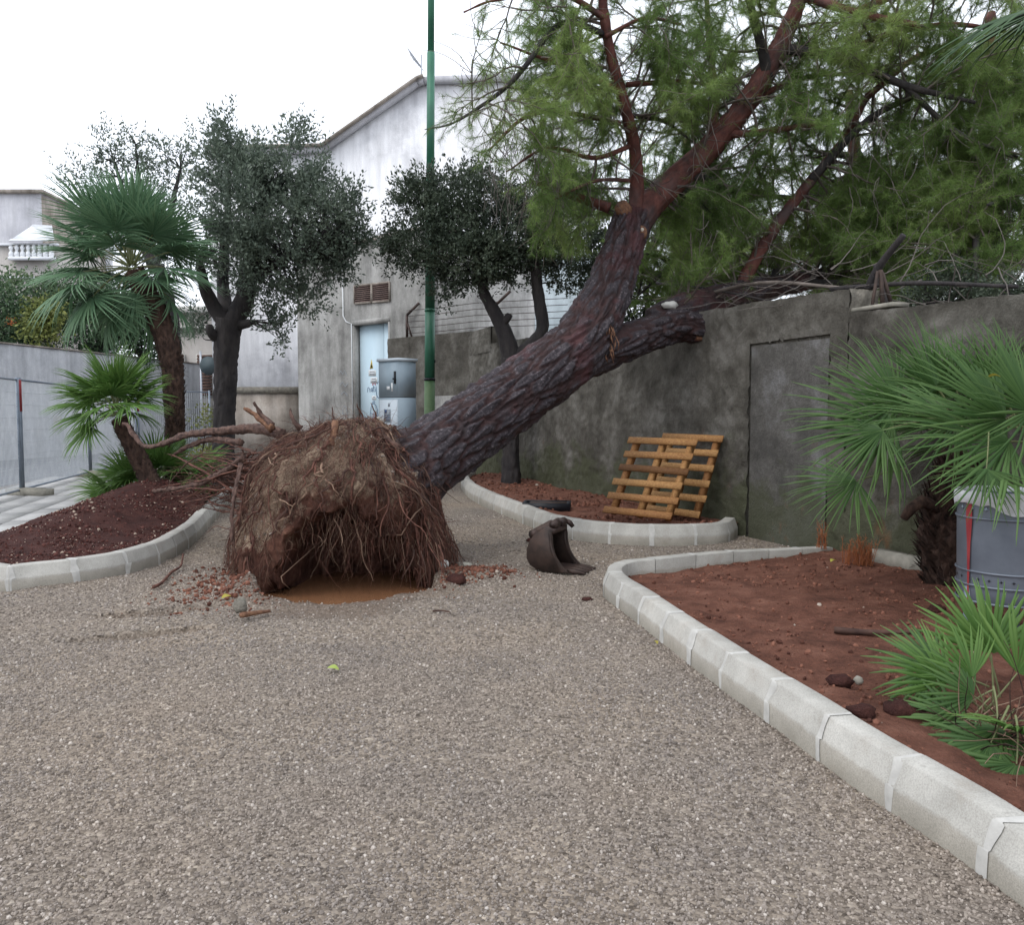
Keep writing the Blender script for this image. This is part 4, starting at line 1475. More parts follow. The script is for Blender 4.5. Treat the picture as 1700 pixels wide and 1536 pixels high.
# ------------------------------------------------------------------ small things on the ground
def rock(name, label, cat, p, size, mat, seed, stretch=(1, 1, .8), group=None):
    mb = MB()
    n1, n2 = 8, 10
    rows = []
    for i in range(n1 + 1):
        ph = PI * i / n1
        row = []
        for j in range(n2):
            t_ = 2 * PI * j / n2
            d = V(math.sin(ph) * math.cos(t_), math.sin(ph) * math.sin(t_), math.cos(ph))
            q = d * (1 + .35 * noise.noise(d * 1.8 + V(seed, 0, 0)))
            row.append((q.x * size * stretch[0], q.y * size * stretch[1], q.z * size * stretch[2]))
        rows.append(row)
    mb.grid(rows, wrap=True)
    o = mb.build(name, mat)
    o.location = p
    return tag(o, label, cat, group)
def leaf_flat(label, p, size, seed, val, mat='fallen_leaf'):
    rnd = random.Random(seed)
    mb = MB()
    rows = []
    for t in np.linspace(0, 1, 7):
        w_ = .5 * math.sin(PI * min(1, t * .95 + .03)) * size
        z = .25 * size * math.sin(t * 3) + .02 * size
        rows.append([(-w_, t * size * 1.6, z + .3 * w_), (0, t * size * 1.6, z), (w_, t * size * 1.6, z + .35 * w_)])
    mb.grid(rows, a=val)
    o = mb.build('fallen_leaf', M[mat])
    o.location = p + V(0, 0, .008)
    o.rotation_euler = (rnd.uniform(-.2, .2), rnd.uniform(-.3, .3), rnd.uniform(0, 6))
    tag(o, label, 'leaf')
leaf_flat('small yellow-green leaf on open gravel in front of the water hole', gp(543, 1112, .02), .045, 1, .9)
leaf_flat('tiny yellow leaf on gravel at the foot of the long kerb', gp(1091, 1072, .02), .03, 2, .0)
leaf_flat('yellow leaf standing on red soil near the wall by the kerb end', gp(1387, 932, .12), .05, 3, .3)
leaf_flat('yellow leaf caught low in the dug soil at the hole edge', gp(384, 992, .1), .05, 4, .0)
def stick(name, label, pts, r, mat, cat='stick'):
    mb = MB()
    P = catmull(pts, 4)
    mb.tube(P, [r * (1 - .5 * i / len(P)) * (1 + .15 * noise.noise(V(i, r * 99, 0))) for i in range(len(P))], 7)
    return tag(mb.build(name, M[mat]), label, cat)
stick('stick', 'thin dark twig lying on gravel right of the water hole', [gp(718, 1015, .02), gp(733, 1014, .022), gp(748, 1017, .015)], .008, 'stick_wood')
def zs3(px, py):
    p = gp(px, py, .12)
    p.z = bed_z3(p.x, p.y) + .02
    return p
stick('stick', 'long dark branch lying across the red soil on the right', [zs3(1385, 1042), zs3(1430, 1046), zs3(1480, 1050), zs3(1530, 1049)], .022, 'stick_wood')
stick('broken_root', 'reddish forked root piece on gravel left of the root plate', [gp(255, 975, .02), gp(268, 968, .03), gp(285, 950, .03), gp(300, 940, .04), gp(304, 920, .06)], .016, 'root_bark', 'root')
stick('broken_root', 'pale splintered root piece on the heap at the left edge of the hole', [gp(400, 1022, .06), gp(425, 1018, .05), gp(448, 1015, .04)], .022, 'torn_wood', 'root')
rock('stone', 'flat grey stone standing on the heap left of the hole', 'stone', gp(398, 1005, .12), .055, M['broken_stone'], 3, (1, .6, 1.0))
rock('soil_lump', 'red soil lump on gravel right of the root plate', 'soil lump', gp(758, 963, .04), .075, M['dark_red_soil'], 5, (1.2, .9, .7))
rock('stone', 'small white stone on debris right of the root plate', 'stone', gp(738, 937, .08), .04, M['pale_stone'], 7, (1, .7, 1))
rock('stone', 'grey stone just right of the small white stone by the root plate', 'stone', gp(775, 938, .04), .045, M['weathered_block'], 9, (1.3, .9, .6))
rock('soil_lump', 'small brown clod on gravel left of the steel bucket', 'soil lump', gp(880, 897, .03), .04, M['dark_red_soil'], 11, (1.2, .9, .7))
rock('soil_lump', 'dark clod on gravel between bucket and curved kerb', 'soil lump', gp(975, 995, .015), .035, M['dark_red_soil'], 12, (1.4, .9, .5))
rock('stone', 'pale stone on the red soil near the middle of the long kerb', 'stone', gp(1425, 1130, .17), .024, M['weathered_block'], 13, (1, .8, .9))
for k, (px, py, s_) in enumerate([(1395, 1147, .05), (1500, 1195, .07), (1430, 1200, .05), (1555, 1010, .05)]):
    rock('soil_lump', ['small dark clod beside the pale stone on the red soil', 'large dark clod left of the low palm clump', 'dark clod near the kerb below the pale stone', 'dark clod on the soil in front of the bin'][k], 'soil lump', zs3(px, py), s_, M['dark_red_soil'], 20 + k, (1.3, 1, .7))
# stone ledge along the wall foot near the palm
ld = thing('stone_ledge', 'low pale stone ledge along the wall foot left of the palm', 'ledge', wa(7.2))
for k in range(3):
    y0, y1 = 7.75 - k * .62, 7.75 - (k + 1) * .62 + .012
    mb = MB()
    a, b = wa(y0), wa(y1)
    mb.prism([a + fA * .02 + V(0, 0, 0), b + fA * .02 + V(0, 0, 0), b + fA * .15 + V(0, 0, 0), a + fA * .15 + V(0, 0, 0)], V(0, 0, .2 + .01 * R.random()))
    mb.build('stone', M['weathered_block'], ld)
# ------------------------------------------------------------------ foliage helpers
def unit(a):
    return a / np.maximum(1e-9, np.linalg.norm(a, axis=-1, keepdims=True))
def add_leaves(mb, centers, dirs, n, spread, length, width, vals=None, up=.15, out=.6, m=0):
    C = np.repeat(np.asarray(centers, dtype=float), n, axis=0)
    D = np.repeat(np.asarray(dirs, dtype=float), n, axis=0)
    N_ = len(C)
    P = C + rng.normal(0, 1, (N_, 3)) * spread
    d = unit(D * out + unit(rng.normal(0, 1, (N_, 3))) + np.array([0, 0, up]))
    s = unit(np.cross(d, unit(rng.normal(0, 1, (N_, 3)))))
    nn = np.cross(d, s)
    L = length * rng.uniform(.65, 1.2, (N_, 1))
    W = width * rng.uniform(.7, 1.2, (N_, 1))
    v = np.stack([P, P + d * L * .5 + s * W + nn * W * .35, P + d * L, P + d * L * .5 - s * W + nn * W * .35], axis=1)
    f = np.arange(N_ * 4).reshape(N_, 4)
    base = np.repeat(rng.random(len(centers)) if vals is None else np.asarray(vals), n)
    a = np.clip(base * .6 + rng.random(N_) * .4, 0, 1)
    mb.add(v, f, m, np.repeat(a, 4))
def add_needles(mb, P, D, k, length, width, vals, m=0):
    P, D = np.asarray(P), np.asarray(D)
    T = len(P)
    Pp, Dd = np.repeat(P, k, axis=0), np.repeat(D, k, axis=0)
    N_ = T * k
    d = unit(Dd * .75 + unit(rng.normal(0, 1, (N_, 3))) * .85 + np.array([0, 0, -.12]))
    Pp = Pp + Dd * rng.uniform(-.04, .05, (N_, 1))
    s = unit(np.cross(d, unit(rng.normal(0, 1, (N_, 3))))) * width / 2
    L = length * rng.uniform(.7, 1.15, (N_, 1))
    mid = Pp + d * L * .55
    tip = Pp + d * L + np.array([0, 0, -.012])
    v = np.stack([Pp - s * .7, Pp + s * .7, tip], axis=1)
    f = np.arange(N_ * 3).reshape(N_, 3)
    a = np.clip(np.repeat(vals, k) * .75 + rng.random(N_) * .25, 0, 1)
    mb.add(v, f, m, np.repeat(a, 3))
def sprout(start, d, L, n, wander, grav):
    p, d = Vector(start), Vector(d).normalized()
    pts = [p.copy()]
    for i in range(n):
        d = (d + rv(wander) + V(0, 0, grav)).normalized()
        p = p + d * (L / n)
        pts.append(p.copy())
    return pts
def bark_tube(pts, radii, res, k, name, mat, parent, plate=(8, 2.2), amp=.03, flare=None):
    P = catmull(pts, 10)
    L = sum((b - a).length for a, b in zip(P, P[1:]))
    n = max(8, int(L / res))
    cum = np.concatenate([[0], np.cumsum([(b - a).length for a, b in zip(P, P[1:])])])
    S = np.linspace(0, L, n)
    Q = [V(*[float(np.interp(s, cum, [p[c] for p in P])) for c in range(3)]) for s in S]
    rr = [float(np.interp(s / L, np.linspace(0, 1, len(radii)), radii)) for s in S]
    disp = np.ones((n, k))
    val = np.zeros((n, k))
    for i in range(n):
        r = rr[i]
        for j in range(k):
            t = 2 * PI * j / k
            v = V(math.cos(t) * r * plate[0], math.sin(t) * r * plate[0], S[i] * plate[1])
            v = v + noise.noise_vector(v * .7) * .55
            ds = noise.voronoi(v)[0]
            c = min(1.0, (ds[1] - ds[0]) * 2.6)
            d2 = noise.voronoi(v * 2.3 + V(7, 3, 1))[0]
            c2 = min(1.0, (d2[1] - d2[0]) * 2.4)
            rid = noise.noise(V(math.cos(t) * r * plate[0] * 2.4, math.sin(t) * r * plate[0] * 2.4, S[i] * plate[1] * .8))
            lump = noise.noise(V(math.cos(t) * 1.3, math.sin(t) * 1.3, S[i] * 1.1 + radii[0] * 50))
            rough = noise.noise(V(math.cos(t) * r * 30, math.sin(t) * r * 30, S[i] * 14))
            h = (c ** .5 - .65) * amp + (c2 - .5) * amp * .42 + rid * amp * .45 + .006 * rough * (amp / .03)
            disp[i, j] = 1 + (h + .07 * r * lump) / r
            val[i, j] = c * (.55 + .45 * c2)
    mb = MB()
    mb.tube(Q, rr, k, disp=disp, a=val)
    return mb.build(name, mat, parent, smooth=True), Q, rr

# ------------------------------------------------------------------ fallen pine
base = at(640, 812, 7.95)
pine = thing('fallen_pine_tree', 'huge uprooted pine leaning over the dark wall with its root plate torn from the gravel', 'tree', V(base.x, base.y, 0))
tr_pts = [at(620, 822, 7.85), at(700, 770, 8.35), at(790, 705, 8.9), at(880, 640, 9.4), at(960, 573, 9.85), at(1003, 500, 10.25), at(1030, 425, 10.65), at(1050, 362, 10.95)]
trunk, _, _ = bark_tube(tr_pts, [.5, .385, .36, .36, .365, .31, .265, .25], .015, 170, 'trunk', M['pine_bark'], pine, (9.0, 2.1), .05)
st_pts = [at(940, 610, 9.8), at(1010, 580, 10.1), at(1075, 556, 10.45), at(1125, 541, 10.7), at(1158, 544, 10.8)]
stem2, _, _ = bark_tube(st_pts, [.26, .235, .215, .21, .2], .018, 100, 'broken_stem', M['pine_bark'], pine, (9.5, 2.3), .042)
mb = MB()                                                # torn end
e_, d_ = at(1160, 544, 10.8), (at(1158, 544, 10.8) - at(1125, 541, 10.7)).normalized()
for k in range(110):
    r_ = rv(.19 * math.sqrt(R.random()))
    r_ = r_ - d_ * r_.dot(d_)
    mb.tube([e_ + r_ - d_ * .1, e_ + r_ * 1.02 + d_ * R.uniform(-.02, .2) + rv(.03)], [.034, .005], 5, m=R.choice((0, 0, 1)))
mb.build('torn_end', [M['red_bark'], M['torn_wood']], stem2)
mb = MB()
for k in range(24):
    p = at(1000 + R.uniform(-14, 22), 552 + R.uniform(-22, 40), 9.75)
    q = p + V(R.uniform(-.05, .05), -.03, R.uniform(-.22, -.02))
    mb.tube([p, (p + q) / 2 + V(R.uniform(-.03, .03), -.05, 0), q], [.007, .01, .003], 4)
mb.build('torn_splinters', M['torn_wood'], trunk)
mb = MB()
mb.tube([at(1060, 388, 10.75), at(1064, 385, 10.63), at(1064.2, 385, 10.62)], [.12, .085, .07], 14, m=1)
mb.tube([at(1066, 381, 10.625), at(1066.2, 381, 10.612)], [.03, .022], 9, m=0)
mb.build('cut_face', [M['cut_wood'], M['torn_wood']], trunk)
mb = MB()
mb.tube([at(1040, 356, 10.8), at(1030, 340, 10.7)], [.12, .09], 12)
mb.build('cut_stub', M['torn_wood'], trunk)
pw = at(1112, 507, 10.62)
mb = MB()
mb.box(pw, (.18, .12, .07), Matrix.Rotation(.5, 3, 'Y'))
rock('broken_stone_piece', 'pale broken stone sitting on the broken stem at the wall top', 'stone', pw, .085, M['pale_stone'], 33, (1.2, .8, .6))

limbs = []
def limb(pts, radii, name='limb', mat='red_bark', res=.035, k=28, amp=.014, plate=(9, 3)):
    o, Q, rr = bark_tube(pts, radii, res, k, name, M[mat], pine, plate, amp)
    limbs.append((Q, rr))
    return o
limb([at(1045, 385, 10.9), at(1075, 345, 11.0), at(1112, 308, 11.1), at(1180, 243, 11.2), at(1240, 170, 11.25), at(1290, 85, 11.2), at(1335, -20, 11.0), at(1372, -130, 10.8)], [.215, .18, .165, .155, .14, .115, .09, .07], res=.025, k=48, amp=.02)
limb([at(1052, 372, 10.85), at(1057, 310, 10.8), at(1052, 240, 10.6), at(1030, 150, 10.3), at(1010, 70, 10.1), at(998, -20, 9.9), at(990, -120, 9.8)], [.1, .085, .075, .068, .06, .05, .035])
limb([at(1085, 538, 10.75), at(1130, 514, 10.85), at(1180, 500, 11.05), at(1250, 483, 11.4), at(1330, 468, 12.0), at(1420, 446, 12.8), at(1520, 430, 13.5)], [.2, .19, .165, .14, .12, .09, .06], mat='pine_bark', res=.03, k=40, amp=.03)
limb([at(1222, 498, 11.3), at(1248, 440, 11.3), at(1290, 372, 11.35), at(1340, 308, 11.4), at(1395, 240, 11.5), at(1440, 160, 11.6)], [.1, .08, .074, .068, .055, .04])
sub = [
    ([at(1275, 130, 11.2), at(1260, 60, 11.0), at(1235, -30, 10.8)], [.075, .06, .04]),
    ([at(1180, 243, 11.2), at(1188, 170, 11.4), at(1180, 90, 11.5), at(1172, -20, 11.6)], [.055, .05, .045, .03]),
    ([at(1200, 225, 11.2), at(1270, 218, 11.0), at(1360, 205, 10.8)], [.05, .045, .03]),
    ([at(1012, 345, 10.8), at(960, 328, 10.9), at(880, 300, 11.0)], [.07, .055, .03]),
    ([at(1030, 205, 10.4), at(960, 190, 10.3), at(880, 190, 10.2), at(810, 250, 10.1)], [.035, .03, .026, .012]),
    ([at(1002, 55, 10.05), at(930, 40, 9.9), at(850, 135, 9.7), at(760, 200, 9.6), at(705, 215, 9.5)], [.04, .035, .03, .02, .008]),
    ([at(1120, 305, 11.1), at(1190, 370, 11.8), at(1260, 420, 12.4)], [.08, .06, .03]),
    ([at(1150, 290, 11.1), at(1230, 318, 11.8), at(1330, 330, 12.6)], [.06, .05, .03]),
    ([at(1300, 80, 11.2), at(1390, 95, 11.0), at(1500, 140, 10.7), at(1620, 170, 10.4)], [.07, .06, .045, .02]),
    ([at(1345, 300, 11.4), at(1440, 200, 11.2), at(1540, 150, 11.0), at(1640, 110, 10.8)], [.06, .05, .04, .02]),
    ([at(1040, 140, 10.3), at(1120, 135, 10.5), at(1180, 140, 10.8)], [.035, .03, .02]),
    ([at(1330, -10, 11.0), at(1420, 20, 10.6), at(1520, 40, 10.2)], [.07, .05, .03]),
    ([at(1005, 30, 10.0), at(930, -10, 9.6), at(820, 0, 9.2), at(770, 20, 9.1)], [.04, .03, .02, .01]),
    ([at(1420, 446, 12.8), at(1520, 400, 12.4), at(1640, 380, 12.0)], [.07, .05, .02]),
    ([at(1030, 150, 10.3), at(960, 118, 10.1), at(890, 92, 9.9), at(830, 70, 9.8)], [.035, .03, .02, .01]),
    ([at(1052, 240, 10.6), at(985, 262, 10.4), at(910, 245, 10.3), at(840, 285, 10.2)], [.035, .03, .02, .01]),
    ([at(1040, 190, 10.4), at(1100, 200, 10.6), at(1150, 235, 10.9)], [.03, .025, .012]),
    ([at(1005, 60, 10.0), at(1070, 30, 10.2), at(1130, 40, 10.5)], [.03, .025, .012]),
    ([at(1240, 170, 11.25), at(1330, 130, 11.5), at(1430, 120, 11.8)], [.05, .035, .015]),
    ([at(1056, 300, 10.8), at(990, 300, 10.5), at(920, 330, 10.3)], [.03, .022, .01]),
    ([at(1390, 95, 11.0), at(1480, 55, 10.8), at(1590, 40, 10.6), at(1700, 60, 10.4)], [.05, .04, .03, .015]),
    ([at(1440, 160, 11.6), at(1530, 90, 11.8), at(1640, 60, 12.0)], [.05, .04, .02]),
    ([at(1420, 20, 10.6), at(1520, -20, 10.6), at(1640, -30, 10.6)], [.05, .04, .02]),
    ([at(1500, 140, 10.7), at(1590, 220, 10.6), at(1690, 260, 10.4)], [.04, .03, .015]),
    ([at(1280, 485, 11.6), at(1300, 420, 12.3), at(1360, 360, 13.0)], [.06, .05, .03]),
    ([at(1330, 468, 12.0), at(1430, 470, 11.4), at(1560, 462, 10.6), at(1690, 440, 10.0)], [.05, .045, .03, .02]),
]
for p_, r_ in sub:
    limb(p_, r_, name='branch', mat='oak_bark' if R.random() < .4 else 'red_bark', res=.06, k=12, amp=.008)

def dress(Qs, mbt, primary_step, Lr, tipst, T, dens=.05, keep=lambda p: True, fork=.26, sub_L=.75):
    for Q, rr in Qs:
        acc = 0.0
        for i in range(1, len(Q) - 1):
            acc += (Q[i] - Q[i - 1]).length
            if acc < primary_step or rr[i] > .25:
                continue
            acc = R.uniform(-.05, .05)
            ax_ = (Q[i + 1] - Q[i - 1]).normalized()
            d = rv()
            d = (d - ax_ * d.dot(ax_) * .6).normalized() + V(0, 0, .2)
            L = R.uniform(*Lr)
            pr_ = sprout(Q[i], d, L, 7, .22, -.03)
            if not keep(pr_[-1]):
                continue
            mbt.tube(pr_, lerpr([min(.022, rr[i] * .5), .004], 8), 4, cap=False, a=R.random())
            for s in range(2, 8):
                for _ in range(3):
                    if R.random() < .12:
                        continue
                    d2 = ((pr_[s] - pr_[s - 1]).normalized() * .8 + rv(.9) + V(0, 0, .05)).normalized()
                    L2 = R.uniform(.25, sub_L) * (1.1 - .07 * s)
                    q = sprout(pr_[s], d2, L2, 5, .25, -.03)
                    mbt.tube(q, lerpr([.006, .0025], 6), 3, cap=False)
                    for u in range(1, 6):
                        for w in range(dens):
                            t_ = R.random()
                            pp = q[u - 1].lerp(q[u], t_)
                            if not keep(pp):
                                continue
                            dd = ((q[u] - q[u - 1]).normalized() + rv(.5)).normalized()
                            T.append((tuple(pp), tuple(dd)))
T = []
BARE = [np.array([tuple(p) for p in limbs[i][0]]) for i in (0, 1, 2, 3)]
def bare(p):                                             # the big limbs carry no needles close by
    for Q in BARE:
        d_ = Q - np.array(tuple(p))
        q = np.hypot(d_[:, 0], d_[:, 2])
        i = int(np.argmin(q))
        if q[i] < .26 and d_[i, 1] > -.15:
            return True
    return False
mbt = MB()
def keep_main(p):
    d_ = p - V(0, 0, CAMZ)
    if d_.y < 5:
        return False
    fy_ = d_.y * math.cos(TILT) - d_.z * math.sin(TILT)
    px = CX + FPX * d_.x / fy_
    py = CY - FPX * (d_.z * math.cos(TILT) + d_.y * math.sin(TILT)) / fy_
    if bare(p) and R.random() < .9 or px < 690:
        return False
    if px < 870 and R.random() < .4:
        return False
    if px < 880 and py > 330:
        return False
    if px < 1100 and py > 420:
        return False
    if px < 790 and py < 140 and R.random() < .9:
        return False
    if px < 850 and 20 < py < 190 and R.random() < .4:
        return False
    return py > -260 and py < 505
dress(limbs, mbt, .1, (.6, 1.5), 0, T, 2, keep_main)
tag(mbt.build('twigs', M['twig'], pine), kind='stuff')
Tp = np.array([t[0] for t in T])
Td = np.array([t[1] for t in T])
print('pine tufts', len(Tp))
if len(Tp) > 54000:
    ix = rng.permutation(len(Tp))[:54000]
    Tp, Td = Tp[ix], Td[ix]
mb = MB()
cl = np.array([noise.noise(Vector(p) * .9) for p in Tp])
add_needles(mb, Tp, Td, 18, .1, .0045, np.clip(.5 + cl * .75 + rng.normal(0, .12, len(Tp)), 0, 1))
tag(mb.build('needles', M['pine_needle'], pine), kind='stuff')
# bare grey twigs hanging inside the crown
mb = MB()
for k in range(300):
    z_ = R.random()
    px, py = (R.uniform(800, 1010), R.uniform(190, 330)) if z_ < .45 else (R.uniform(1150, 1690), R.uniform(120, 440))
    p = at(px, py, R.uniform(9.8, 11.6))
    q = sprout(p, V(R.uniform(-.6, .6), R.uniform(-.3, .3), -.8), R.uniform(.2, .7), 6, .35, -.1)
    mb.tube(q, lerpr([.006, .002], 7), 3, cap=False)
tag(mb.build('dead_twigs', M['dead_twig'], pine), kind='stuff')

# tangle of broken thin branches over the wall
mb = MB()
for k in range(60):
    px = R.uniform(1060, 1700)
    yw = wy(px)
    p = at(px, R.uniform(440, 510), yw + R.uniform(.35, 1.3))
    q = sprout(p, V(R.uniform(-1, 1), R.uniform(-.4, .4), R.uniform(-.3, .5)), R.uniform(.4, 1.3), 7, .35, -.02)
    mb.tube(q, lerpr([R.uniform(.004, .008), .002], 8), 4, cap=False)
br = tag(mb.build('broken_branches', M['dead_twig'], pine), kind='stuff')
for k, (a, b, c_, r_) in enumerate([((1430, 512), (1455, 450), (1500, 390), .05), ((1475, 510), (1462, 470), (1452, 440), .03), ((1130, 500), (1260, 470), (1400, 478), .03), ((1380, 480), (1520, 470), (1690, 476), .028), ((1090, 470), (1180, 480), (1300, 505), .02)]):
    pp = [at(x, y, wy(x) + .55) for x, y in (a, b, c_)]
    mb = MB()
    mb.tube(catmull(pp, 5), lerpr([r_, r_ * .6], 11), 8)
    mb.build('broken_branch', M['oak_bark'] if k != 2 else M['twig'], pine)
# iron stand on the wall
ir = at(1462, 515, wy(1462) + .3)
irn = thing('iron_stand', 'dark rusty iron strut standing behind the lowered wall top', 'post', ir)
for (x, y, x2, y2, r_) in ((1446, 520, 1457, 450, .016), (1466, 520, 1462, 448, .022), (1484, 518, 1464, 452, .02)):
    mb = MB()
    mb.tube([at(x, y, ir.y + .06 * (x - 1465) / 20), at(x2, y2, ir.y)], r_, 6)
    mb.build('bar', M['rust_red'], irn)

# ------------------------------------------------------------------ root plate
BC = V(at(574, 900, 7.95).x, 7.95, 0)
def ball(th, ph, rough=True):
    e = 2 / 2.7
    c, s = math.cos(ph), math.sin(ph)
    hr = abs(c) ** e
    hz_ = math.copysign(abs(s) ** e, s)
    x, y, z = 1.03 * hr * math.cos(th), .98 * hr * math.sin(th), 1.36 * hz_
    if ph < 0:
        x, y, z = 1.0 * math.cos(th) * (1 + .25 * ph), .98 * math.sin(th) * (1 + .25 * ph), 1.2 * ph
    if x > 0:
        x *= 1 - .34 * max(0, z) / 1.36
    else:
        x *= 1 - .06 * max(0, z) / 1.36
    x += .06 * max(0, z)
    d = V(math.cos(th) * c, math.sin(th) * c, s)
    nz = .25 * noise.noise(d * 2.4 + V(5, 0, 0)) + (.21 * fbm(d.x, d.y, d.z, 4.5, 6) if rough else .05)
    k = 1 + nz * (.55 if z > .2 else .4)
    p = V(x * k, y * k, z * (1 + nz * .25))
    if p.y < .45:                                        # hollow on the side that faced the ground
        a = ((p.x - .14) / (.62 + .1 * noise.noise(V(th * 5, ph * 5, 1)))) ** 2 + (max(0, p.z) / (.66 + .12 * noise.noise(V(p.x * 4, 0, 2)))) ** 2
        p.y += 1.15 * sstep(1.02, .55, a + .2 * noise.noise(V(p.x * 5, p.z * 5, 7)))
        if a < 1.0:
            f_ = fbm(p.x, p.z, th, 6, 5)
            p += V(.07 * noise.noise(V(p.z * 6, p.x * 6, 3)), .13 * f_, .05 * f_)
    return BC + p
nth, nph = 340, 170
g = np.zeros((nph + 1, nth, 3))
val = np.zeros((nph + 1, nth))
for i in range(nph + 1):
    ph = -.3 + (PI / 2 + .3) * i / nph
    for j in range(nth):
        th = 2 * PI * j / nth
        p = ball(th, ph)
        g[i, j] = p
        q = p - BC
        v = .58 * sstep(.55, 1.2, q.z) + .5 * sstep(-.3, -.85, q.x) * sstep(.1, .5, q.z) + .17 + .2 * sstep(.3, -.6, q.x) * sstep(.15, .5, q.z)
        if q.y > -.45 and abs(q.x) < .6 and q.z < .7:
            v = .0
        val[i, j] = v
mb = MB()
mb.grid(g, a=val, wrap=True)
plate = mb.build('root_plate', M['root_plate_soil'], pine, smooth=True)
def bnorm(th, ph):
    a, b, c = ball(th, ph, False), ball(th + .03, ph, False), ball(th, ph + .03, False)
    n_ = (b - a).cross(c - a)
    return n_.normalized() if n_.length > 0 else V(0, -1, 0)
fine = [MB(), MB(), MB()]
nroot = 0
def add_root(pts, r, tone=None):
    global nroot
    m_ = R.choices((0, 1, 2), (5, 3, 1.2))[0] if tone is None else tone
    mats = ('root_bark', 'stick_wood', 'pale_root')
    rad_ = lerpr([r, r * .75, r * .3], len(pts))
    if r > .0105 and nroot < 190:
        mb = MB()
        mb.tube(pts, [q * (1 + .18 * noise.noise(V(i * .9, r * 70, nroot))) for i, q in enumerate(rad_)], 6)
        mb.build('root', M[mats[m_]], plate)
        nroot += 1
    else:
        fine[m_].tube(pts, rad_, 4, cap=False)
def clampf(p):                                           # keep roots outside the ground
    return p
def in_arch(q, m=1.0):
    q = q - BC
    return q.y < .35 and ((q.x - .14) / .66) ** 2 + (max(0, q.z) / .7) ** 2 < m
for k in range(1500):                                     # matted over the plate
    th = R.uniform(PI * .9, PI * 2.12)
    ph = R.uniform(.05, 1.5)
    L = R.uniform(.15, .7) if k % 3 else R.uniform(.5, 1.0)
    r = .0012 + .0125 * R.random() ** 11
    pts = []
    lift = R.uniform(-.01, .035)
    dth = R.gauss(0, .55)
    n_ = 9
    f_ = R.uniform(.05, .16)
    for s in range(n_ + 1):
        t = s / n_
        a = th + dth * t * L + f_ * noise.noise(V(k, s * .5, 0))
        b = max(-.15, ph - L * t * .8 + f_ * noise.noise(V(k, s * .5, 5)))
        p = ball(a, b, False)
        q = p + bnorm(a, b) * (lift + .03 * math.sin(t * 3) + .03 * noise.noise(V(k, s * .7, 9)))
        if in_arch(q, .62):
            if not pts:
                break
            if R.random() < .3:
                break
            q = pts[-1] + V(R.uniform(-.035, .035), R.uniform(-.03, .03), -.05)
        pts.append(q)
    if len(pts) > 3:
        add_root(pts, r)
for k in range(320):                                     # hanging in front of the hollow
    x = R.uniform(-.52, .78) if k % 2 else R.gauss(.25, .22)
    zt_ = .74 * math.sqrt(max(.06, 1 - ((x - .14) / .72) ** 2)) * R.uniform(.75, 1.02)
    p = BC + V(x, -.78 + .25 * abs(x) + R.uniform(-.1, .45), zt_)
    L = min(R.uniform(.12, .5) if k % 4 else R.uniform(.4, .85), zt_ + .05)
    q = sprout(p, V(R.uniform(-.5, .5), R.uniform(-.5, .2), -.9), L, 10, .34, -.2)
    add_root(q, .0013 + .008 * R.random() ** 6, R.choices((0, 1, 2), (4, 2, 2.8))[0])
    for _ in range(2):
        if R.random() < .6:
            s = R.randint(2, 8)
            add_root(sprout(q[s], V(R.uniform(-.8, .8), R.uniform(-.5, .2), -.6), L * R.uniform(.2, .5), 6, .4, -.12), .0022)
for k in range(1900):                                     # fine whiskers all over
    th, ph = R.uniform(PI * .82, PI * 2.2), R.uniform(.0, 1.5)
    p = ball(th, ph, False)
    if in_arch(p, .72):
        continue
    q = sprout(p, bnorm(th, ph) * .8 + rv(.8) + V(0, 0, -.3), R.uniform(.06, .34), 7, .4, -.18)
    add_root(q, .0011 + .004 * R.random() ** 5)
for k in range(46):                                      # stout snapped roots lying in the matted surface
    th, ph = R.uniform(PI * .9, PI * 2.1), R.uniform(.25, 1.45)
    dth, L = R.gauss(0, .5), R.uniform(.25, .6)
    pts = []
    for s in range(8):
        t = s / 7
        a = th + dth * t * L + .1 * noise.noise(V(k, s * .6, 31))
        b = max(.0, ph - L * t * .7)
        q = ball(a, b, False) + bnorm(a, b) * (.012 + .05 * t * t * R.random())
        if in_arch(q, .7):
            break
        pts.append(q)
    if len(pts) > 3:
        add_root(pts, R.uniform(.011, .022), R.choices((0, 1, 2), (3, 2, 1))[0])
for k in range(40):                                      # snapped ends sticking out all round
    th, ph = R.uniform(PI * .8, PI * 2.2), R.uniform(.2, 1.5)
    p = ball(th, ph, False)
    if in_arch(p, .9):
        continue
    add_root(sprout(p, bnorm(th, ph) * .8 + rv(.8) + V(0, 0, -.3), R.uniform(.1, .28), 6, .35, -.08), R.uniform(.005, .012))
for k in range(170):                                     # thicker tangle on the right flank and under the crown of the plate
    th, ph = R.uniform(PI * 1.62, PI * 2.1), R.uniform(.1, 1.2)
    p = ball(th, ph, False)
    if in_arch(p, .9):
        continue
    q = sprout(p + bnorm(th, ph) * .02, V(R.uniform(-.3, .7), R.uniform(-.5, .2), -.7), R.uniform(.2, .6), 9, .3, -.1)
    add_root(q, .003 + .009 * R.random() ** 3, R.choices((0, 1), (3, 2))[0])
